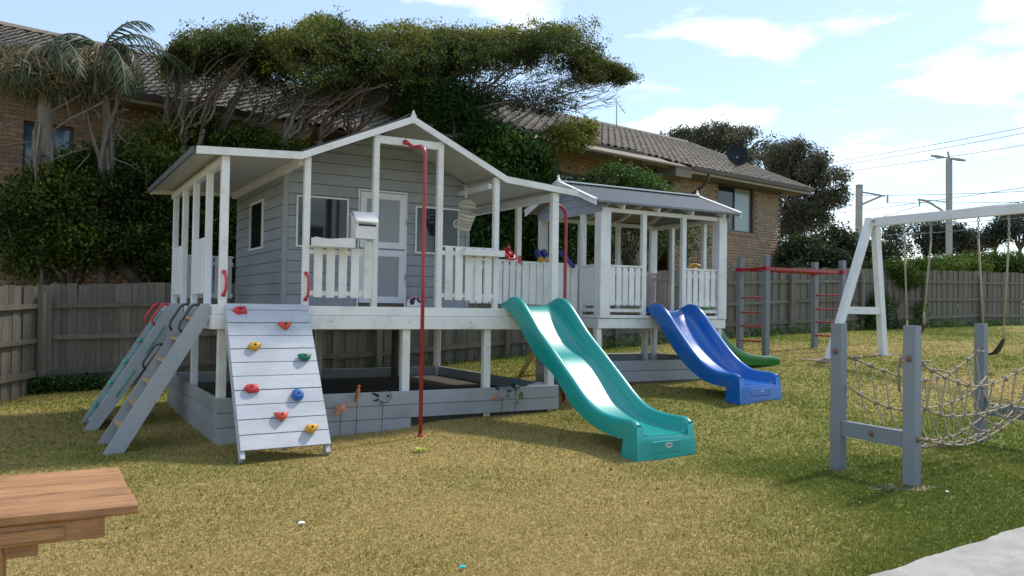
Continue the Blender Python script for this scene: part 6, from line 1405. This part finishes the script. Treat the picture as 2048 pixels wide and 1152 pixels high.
# ---- palms at the far left
def palm(label, base, mid, top, r, ncrown, seed, fallen=False):
    random.seed(seed); rng = np.random.default_rng(seed); Y = 7.0
    b = onY(*base, Y); m_ = onY(*mid, Y); c = onY(*top, Y); gz = g(b[0], Y); t = thing('palm_tree', label, 'palm tree', (b[0], Y, gz), 'palms at the far left')
    mb = MB(); foot = np.array([b[0], Y, gz-.1]); pts = [foot, b, lerp(b, m_, .35), lerp(b, m_, .7), m_, lerp(m_, c, .6), c]; mb.tube(pts, [r*1.1, r, r*1.1, r*1.05, r*.9, r*.75, r*.55], 10)
    part('trunk', mb, PALMB, t, True)
    # old frond bases hanging in strips
    sb = MB()
    for _ in range(34):
        s = random.random(); p = lerp(b, m_, s); a = random.uniform(0, 6.28); q = p+np.array([math.cos(a)*r, math.sin(a)*r, 0]); sb.beam(q, q+np.array([math.cos(a)*.09, math.sin(a)*.09, random.uniform(-.5, -.9)]), .05, .012, (math.cos(a), math.sin(a), 0))
    part('frond_bases', sb, PALMB, t)
    V = []; T = []; st = MB()
    def frond(az, el, L, droop, tint, dead):
        d = Vector((math.cos(az)*math.cos(el), math.sin(az)*math.cos(el), math.sin(el))); p = Vector(c); pts = [p.copy()]; k = 12
        for i in range(k):
            p = p+d*(L/k); d = (d+Vector((0, 0, -droop/k*(1+i*.14)))).normalized(); pts.append(p.copy())
        st.tube(pts, list(np.linspace(.022, .006, k+1)), 5)
        for i in range(1, k+1):
            dd = (pts[i]-pts[i-1]).normalized(); side = dd.cross(Vector((0, 0, 1)))
            if side.length < .1: side = Vector((1, 0, 0))
            side.normalize()
            for sub in ((0, .33, .66) if not dead else (0, .25, .5, .75)):
                q = pts[i-1].lerp(pts[i], sub)
                for sg in (-1, 1):
                    ll = L*.30*math.sin(math.pi*(.12+.8*(i-1+sub)/k))*random.uniform(.75, 1.15)
                    e = (side*sg*(.6 if not dead else .22)+dd*.55+Vector((0, 0, -.35 if not dead else -1.2))+Vector((random.uniform(-.4, .4), random.uniform(-.4, .4), random.uniform(-.3, .3)))*(1.0 if dead else .4)).normalized()
                    w = dd*(.013 if not dead else .010); mid_ = q+e*ll*.55; tip = q+e*ll+Vector((0, 0, -.12*ll*(2 if dead else 1)))
                    V.extend([q-w, q+w, mid_+w*.9, mid_-w*.9]); V.extend([mid_-w*.9, mid_+w*.9, tip+w*.15, tip-w*.15]); T.extend([tint+random.uniform(-.08, .08)]*8)
    for i in range(ncrown):
        az = i*2.4+random.uniform(-.3, .3); frond(az, random.uniform(-.1, .85), random.uniform(1.1, 1.6), random.uniform(1.6, 2.8), random.uniform(.12, .40), False)
    for i in range(int(ncrown*2.6)):
        az = i*2.4+random.uniform(-.3, .3); frond(az, random.uniform(-.2, .9), random.uniform(.7, 1.3), random.uniform(2.6, 6.0), random.uniform(.50, .95), True)
    k0 = np.dot(np.array(c)-CP, CF)/1664
    for tn, lo, hi, cnt, dz_ in (('dead_thatch', .50, .98, 2600, .30), ('green_thatch', .08, .40, 900, .42)):
        d_ = rng.normal(size=(cnt, 3)); d_ /= np.linalg.norm(d_, axis=1)[:, None]; q_ = np.array(c)+d_*rng.uniform(.35, 1.0, cnt)[:, None]*np.array([95*k0, .8, 52*k0])*(r/.14)**.35-np.array([0, 0, dz_+.12])
        me_ = leaves_mesh(tn, q_, .30, LF_PALM, rng.uniform(lo, hi, cnt), up=.0, aspect=.055, org=tuple(worg(t)), drop=1.1, rng=rng); o_ = D.objects.new(tn, me_); COL.objects.link(o_); o_.parent = t
    if fallen:
        frond(-.05, .42, 1.9, 1.0, .30, False); frond(.15, .9, 1.5, 1.5, .36, False); frond(-.5, 1.1, 1.2, 1.3, .34, False); frond(2.2, .6, 1.3, 1.2, .34, False)
    part('frond_stalks', st, PALMB, t)
    me = npmesh('fronds', np.array([v[:] for v in V])-np.array(worg(t)), np.arange(len(V)).reshape(-1, 4), LF_PALM, np.clip(T, 0, 1)); o = D.objects.new('fronds', me); COL.objects.link(o); o.parent = t
    return t
palm('thick-trunked palm at the far left with ragged brown and green fronds', (92, 430), (90, 240), (88, 104), .14, 12, 51)
pt_ = palm('slimmer palm right of the window with one long frond stretching right', (208, 420), (214, 250), (204, 100), .085, 7, 52, True)
def dead_stems():
    random.seed(9); b = onY(205, 380, 6.8); t = thing('bare_shrub', 'leafless grey stems and snapped branches in front of the palms', 'shrub', (b[0], 6.8, g(b[0], 6.8))); mb = MB()
    def ch(px, r0, r1, Y=6.8): mb.tube([onY(x, y, Y) for x, y in px], list(np.linspace(r0, r1, len(px))), 6)
    ch([(206, 470), (208, 380), (200, 320), (214, 260), (232, 215), (238, 150)], .06, .02); ch([(203, 330), (190, 290), (178, 250), (172, 205)], .04, .012); ch([(214, 262), (224, 240), (208, 215), (205, 195)], .035, .012); ch([(206, 300), (215, 262), (228, 228), (236, 180), (252, 130)], .035, .008)
    ch([(104, 262), (140, 238), (180, 218), (206, 204)], .018, .022, 6.6); ch([(98, 224), (130, 208), (160, 190)], .012, .010, 6.6); ch([(0, 258), (28, 244), (50, 238)], .016, .008, 6.6); ch([(0, 292), (40, 286), (62, 283)], .014, .010, 6.6); ch([(104, 320), (140, 306), (176, 296)], .012, .008, 6.6)
    ch([(140, 352), (170, 320), (180, 308)], .012, .008, 6.6); ch([(222, 315), (260, 330), (310, 362)], .014, .009, 6.6); ch([(130, 195), (138, 225), (150, 262)], .016, .008, 6.6)
    ch([(75, 380), (78, 420), (86, 470), (98, 520), (125, 560)], .035, .030, 6.55); ch([(67, 260), (70, 330), (76, 385)], .025, .032, 6.6); ch([(84, 480), (82, 530), (86, 575)], .03, .03, 6.5)
    for _ in range(90):
        x = random.uniform(165, 262); y = random.uniform(115, 300); a = onY(x, y, 6.8+random.uniform(-.3, .3)); q = Vector(a)+Vector((random.uniform(-.25, .3), random.uniform(-.2, .2), random.uniform(.0, .45))); stem(mb, a, q, .012, .004, (0, 0, 0), 4, 4, .08)
    part('stems', mb, BARK, t, True)
    mb = MB(); mb.tube([onY(x, y, 7.0) for x, y in ((285, 572), (262, 550), (236, 525), (222, 490), (228, 460))], [.13, .12, .10, .08, .06], 9); t2 = thing('leaning_trunk', 'thick dark leaning trunk under the dark shrubs above the left fence', 'tree trunk', tuple(onY(285, 600, 7.0))); part('trunk', mb, BARKD, t2, True)
dead_stems()
# climbing weeds at the fence foot, left
def weeds():
    rng = np.random.default_rng(61)
    bl = []
    for x, s in ((70, 26), (95, 18), (140, 22), (165, 20), (190, 16), (60, 16)): p = onY(x, 772, 5.75); bl.append((p[0], 5.78, p[2]-.02, .28, .14, .16))
    C, _ = blob_points(bl, 380, rng); L, i = sprigs(C, 10, .05, rng); solo_leaves('fence_weeds', L, .055, LF_BROAD, .35+.2*rng.normal(size=len(L)), None, None, None, .5, .6, (0, 0, 0), 'stuff')
    bl = []
    for x in np.arange(8.5, 27, .45):
        z = g(x, 5.75); bl.append((x, 5.75+rng.uniform(-.1, .1), z+.06, .32, .16, rng.uniform(.08, .22)))
    C, _ = blob_points(bl, 900, rng); L, i = sprigs(C, 9, .06, rng); solo_leaves('fence_weeds', L, .07, LF_BROAD, .5+.2*rng.normal(size=len(L)), None, None, None, .5, .35, (0, 0, 0), 'stuff')
    bl = []
    for x in np.arange(2.5, 9, .5): bl.append((x, 5.7, g(x, 5.7)+.05, .25, .15, rng.uniform(.05, .12)))
    C, _ = blob_points(bl, 160, rng); L, i = sprigs(C, 8, .05, rng); solo_leaves('fence_weeds', L, .05, LF_BROAD, .3+.2*rng.normal(size=len(L)), None, None, None, .5, .4, (0, 0, 0), 'stuff')
weeds()
# vine hanging over the right fence
def Bd(x, y, dep, rx, rz, ry=1.0):
    p = at(x, y, dep); k = dep/1664; return (p[0], p[1], p[2], rx*k, ry, rz*k)
bush('climbing_vine', 'green vine spilling over the fence behind the white swing frame', 'vine', [B(1790, 540, 5.95, 28, 14, .22), B(1815, 555, 5.85, 22, 18, .16), B(1770, 530, 6.0, 22, 12, .25), B(1835, 530, 6.1, 22, 10, .25), B(1760, 620, 5.8, 22, 36, .13), B(1840, 600, 5.82, 8, 50, .1), B(1735, 640, 5.8, 22, 18, .13)], 520, 14, .085, LF_HEDGE, .10, .35, .3, seed=62, r0=.03)
# hedge, right
bush('clipped_hedge', 'long dense green hedge rising above the fence at the far right', 'hedge', [Bd(x, lerp(560, 548, min(1, (x-1770)/190)), 29+.004*(x-1770), 34, lerp(28, 40, min(1, (x-1770)/190)), 1.0) for x in range(1785, 2140, 22)], 3600, 16, .11, LF_HEDGE, .11, .30, .62, seed=63, keep=-1.2, up=1.0, limbs=3)
bush('broadleaf_shrub', 'light green bramble topping the fence in front of the hedge', 'shrub', [B(1900, 532, 6.4, 30, 8, .3), B(1935, 528, 6.4, 26, 7, .3), B(1870, 536, 6.3, 24, 6, .3), B(1960, 536, 6.3, 20, 5, .3)], 240, 12, .085, LF_HEDGE, .10, .6, .3, seed=64, r0=.02)
# shrubs between the house and the hedge
bush('broadleaf_shrub', 'rounded grey-green shrub behind the monkey bars at the brick corner', 'shrub', [Bd(1600, 520, 30, 42, 42), Bd(1585, 560, 29, 40, 30), Bd(1640, 530, 30, 34, 36)], 1000, 16, .13, LF_GREY, .15, .30, .3, seed=65, nscale=1.4)
bush('broadleaf_shrub', 'tall grey-green shrub right of the monkey bars below the railway mast', 'shrub', [Bd(1665, 500, 31, 42, 42), Bd(1700, 510, 31, 40, 36), Bd(1680, 545, 30, 50, 30), Bd(1735, 520, 31, 32, 40), Bd(1750, 550, 30, 32, 26)], 1300, 16, .13, LF_GREY, .15, .32, .3, seed=66, nscale=1.4)
# gum trees behind the right house: open crowns with the limbs showing
def gum(label, base, blobs, seed, nspr, dep):
    random.seed(seed); rng = np.random.default_rng(seed); b = at(*base, dep); t = thing('gum_tree', label, 'tree', (b[0], b[1], g(b[0], b[1])), 'gum trees behind the right house')
    mb = MB(); fork = Vector(b); stem(mb, (b[0]-.6, b[1], g(b[0], b[1])-.2), fork, .42, .30, (0, 0, 0), 5, 8, .02); fine = MB()
    for q in blobs:
        e = Vector(q[:3]); pts = stem(mb, fork, e, .16, .04, (-.2, 0, .35), 7, 6, .03)
        for j in (3, 4, 5, 6, 7):
            for _ in range(3): 
                v = Vector((random.uniform(-1, 1)*q[3], random.uniform(-1, 1)*q[4], random.uniform(-.3, 1)*q[5])); stem(fine, pts[j], e+v, .05, .012, (0, 0, .15), 5, 4, .05)
    part('trunk', mb, BARKD, t, True); part('twigs', fine, BARKD, t, kind='stuff')
    C, _ = blob_points(blobs, int(nspr*2), rng, .5); C = C[(n3(C, 1.1)+.8*n3(C, 2.7)) > -.06][:nspr]; L, idx = sprigs(C, 14, .15, rng)
    crown_part(t, 'crown', L, .14, LF_GUM, .38+.25*n3(L, .8)+.2*rng.normal(size=len(L)), up=.3, aspect=.42)
gum('gum tree with open rusty crown showing over the tiled roof left of the dish', (1420, 400), [Bd(1345, 285, 44, 26, 24, 1.5), Bd(1385, 278, 44, 30, 28, 1.5), Bd(1430, 275, 44, 34, 26, 1.5), Bd(1475, 285, 44, 34, 28, 1.5), Bd(1505, 305, 44, 26, 28, 1.5), Bd(1320, 300, 44, 14, 14, 1.2)], 71, 1300, 44)
gum('gum tree with spreading grey crown beyond the brick house right corner', (1590, 480), [Bd(1560, 300, 40, 40, 26, 1.5), Bd(1530, 315, 40, 30, 30, 1.5), Bd(1600, 320, 40, 40, 32, 1.5), Bd(1590, 360, 40, 50, 30, 1.6), Bd(1640, 365, 40, 34, 32, 1.5), Bd(1655, 395, 40, 22, 22, 1.2), Bd(1620, 400, 40, 30, 20, 1.4), Bd(1585, 420, 40, 28, 24, 1.4), Bd(1610, 440, 40, 28, 22, 1.4), Bd(1575, 460, 40, 24, 28, 1.4)], 72, 2700, 40)
# scrub far behind the hedge
def scrub(label, x, ytop, ybase, w, seed, n=240, dep=60):
    random.seed(seed); rng = np.random.default_rng(seed); b = at(x, ybase+40, dep); k = dep/1664
    t = thing('scrub_tree', label, 'tree', (b[0], b[1], g(b[0], b[1])), 'far scrub trees beyond the hedge')
    mb = MB(); c = at(x, ybase, dep); bl = []
    stem(mb, (b[0], b[1], g(b[0], b[1])), c, .16, .12, (0, 0, 0), 4, 6, .03)
    for i in range(7):
        e = at(x+random.uniform(-.8, .8)*w, lerp(ytop, ybase, random.uniform(.1, .85)), dep+random.uniform(-1, 1)); stem(mb, c, e, .09, .03, (0, 0, .2), 6, 5, .05); bl.append((*e, w*k*random.uniform(.3, .5), .9, (ybase-ytop)*k*random.uniform(.16, .28)))
    part('trunk', mb, BARKD, t, True); C, _ = blob_points(bl, n, rng, .4); L, i = sprigs(C, 12, .17, rng); crown_part(t, 'crown', L, .19, LF_FAR, .4+.25*rng.normal(size=len(L)), up=.2)
for i, (x, yt, yb, w, n, lab) in enumerate(((1795, 440, 520, 34, 190, 'wispy far scrub tree just right of the white A-frame apex'), (1850, 448, 515, 38, 420, 'dark far scrub tree left of the tall concrete pole'), (1895, 455, 505, 36, 460, 'bushy far scrub tree at the foot of the tall concrete pole'),
    (1935, 470, 505, 30, 330, 'low far scrub tree right of the tall concrete pole'), (1990, 428, 500, 42, 420, 'spreading far scrub tree behind the right pair of swing ropes'), (2040, 418, 500, 40, 430, 'tall far scrub tree at the right edge of the picture'), (2100, 430, 500, 40, 200, 'far scrub tree beyond the right edge'), (1745, 480, 530, 34, 300, 'low far scrub seen between the white A-frame legs'))):
    scrub(lab, x, yt, yb, w, 80+i, n)
# background tree belt so that the ground does not end in bare sky
def belt():
    rng = np.random.default_rng(99); bl = []
    for a in np.linspace(-1.0, 1.15, 60):
        d = 120+rng.uniform(-15, 25); x = CP[0]+d*math.sin(YAW+a); y = CP[1]+d*math.cos(YAW+a); bl.append((x, y, 1.5+rng.uniform(0, 1.5), 5, 3, rng.uniform(2.0, 3.6)))
    C, _ = blob_points(bl, 5200, rng, .6); L, i = sprigs(C, 6, .5, rng); solo_leaves('far_tree_belt', L, .75, LF_FAR, .35+.2*rng.normal(size=len(L)), None, None, None, .3, .6, (0, 0, 0), 'stuff')
belt()

# ================================================================== GRASS
def lawn_tint(x, y):
    # straw where the lawn is worn, greener towards the path, the fence and the posts
    x = np.asarray(x, float); y = np.asarray(y, float); e0, d, nr = PATH; P2 = np.stack([x, y, 0*x], 1); sm = lambda v, a, b: np.clip((v-a)/(b-a), 0, 1)
    patch = n3(P2, .5)*.75+n3(P2+7, 1.5)*.45+n3(P2+3, 5.5)*.30; dp = np.abs((x-e0[0])*nr[0]+(y-e0[1])*nr[1])
    t = .62+.22*patch-.52*np.exp(-dp/1.0)*sm(x, .3, 2.6)-.20*np.exp(-np.abs(y-5.8)/1.1)
    t -= .26*np.exp(-(((x+1.0)/1.6)**2+((y-1.6)/2.8)**2))          # greener left of the ladders, with the cubby's shade painted in
    for px, py in (RB[0], RB[1], RB[2]): t -= .34*np.exp(-((x-px)**2+(y-py)**2)/1.1)
    t -= .20*sm(x, 3.0, 7.0); t -= .10*np.exp(-np.abs(y+.5)/.4)*sm(x, -.5, .5)
    return np.clip(t, .10, .80)
def grass():
    rng = np.random.default_rng(123); n = 620000
    th = rng.uniform(-.62, .62, n); r = np.exp(rng.uniform(math.log(3.2), math.log(30), n))
    x = CP[0]+r*np.sin(YAW+th); y = CP[1]+r*np.cos(YAW+th)
    e0, d, nr = PATH; side = (x-e0[0])*nr[0]+(y-e0[1])*nr[1]
    jag = .05*np.sin(x*6)+.02*np.sin(x*19)
    ok = (side < .03+jag) & (y < 5.92)
    ok &= ~((x > .02) & (x < 4.58) & (y > -.02) & (y < 3.9)) & ~((x > 5.66) & (x < 8.25) & (y > .44) & (y < 2.26))
    x, y, r = x[ok], y[ok], r[ok]; n = len(x); z = gnp(x, y)
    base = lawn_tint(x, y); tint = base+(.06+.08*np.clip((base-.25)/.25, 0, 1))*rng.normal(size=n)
    lm = D.objects['lawn_ground'].data; co = np.empty(len(lm.vertices)*3, np.float32); lm.vertices.foreach_get('co', co); co = co.reshape(-1, 3)
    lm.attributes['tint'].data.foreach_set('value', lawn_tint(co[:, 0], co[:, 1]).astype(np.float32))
    h = rng.uniform(.006, .020, n)*(1+.9*(tint < .3)); h += .05*np.exp(-np.abs(y-5.8)/.25)*rng.uniform(0, 1, n)
    w = np.clip(.0010*r, .003, .016)*rng.uniform(.6, 1.4, n); az = rng.uniform(0, 6.283, n); ln = rng.uniform(.2, 1.3, n)*h; aw = az+1.57+rng.normal(size=n)*.5
    V = np.empty((n, 3, 3)); ca, sa = np.cos(az)*w, np.sin(az)*w
    V[:, 0] = np.stack([x-ca, y-sa, z-.004], 1); V[:, 1] = np.stack([x+ca, y+sa, z-.004], 1); V[:, 2] = np.stack([x+np.cos(aw)*ln, y+np.sin(aw)*ln, z+h], 1)
    me = npmesh('grass_blades', V.reshape(-1, 3), np.arange(n*3).reshape(n, 3), GRASSM, np.repeat(np.clip(tint, 0, 1), 3), 3)
    o = D.objects.new('grass_blades', me); COL.objects.link(o); tag(o, kind='stuff')
    # dry leaves and clippings
    m = 1100; th = rng.uniform(-.6, .6, m); r = np.exp(rng.uniform(math.log(3.5), math.log(20), m)); x = CP[0]+r*np.sin(YAW+th); y = CP[1]+r*np.cos(YAW+th)
    k = (((x-e0[0])*nr[0]+(y-e0[1])*nr[1]) < 0) & (y < 5.8); x, y = x[k], y[k]
    x2 = rng.uniform(3.5, 6.5, 420); y2 = rng.uniform(4.1, 5.9, 420); x = np.concatenate([x, x2]); y = np.concatenate([y, y2])
    P = np.stack([x, y, gnp(x, y)+.018], 1); solo_leaves('leaf_litter', P, .035, LITTER, rng.uniform(0, 1, len(P)), None, None, None, 1.5, .5, (0, 0, 0), 'stuff')
    # worn bare patches round the posts
    mb = MB()
    for (px, py), s in [(RB[0], .30), (RB[1], .22), (RB[2], .16), ((11.0, .6), .5), ((12.8, .7), .45), ((10.9, 1.9), .2)]:
        c = [(px, py, g(px, py)+.009)]; k_ = 14; rr = [s*(.62+.9*noise.noise(Vector((px+i, py, 3.3)))) for i in range(k_)]
        c += [(px+q*1.25*math.cos(i*6.283/k_), py+q*math.sin(i*6.283/k_), g(px+q*math.cos(i*.449), py+q*math.sin(i*.449))+.004) for i, q in enumerate(rr)]
        mb.add(c, [(0, i+1, (i+1) % k_+1) for i in range(k_)])
    solo('bare_soil', mb, mat('bare_grey_soil', (.21, .175, .125), .95, .3, 12, .4, 50), None, None, kind='stuff')
grass()
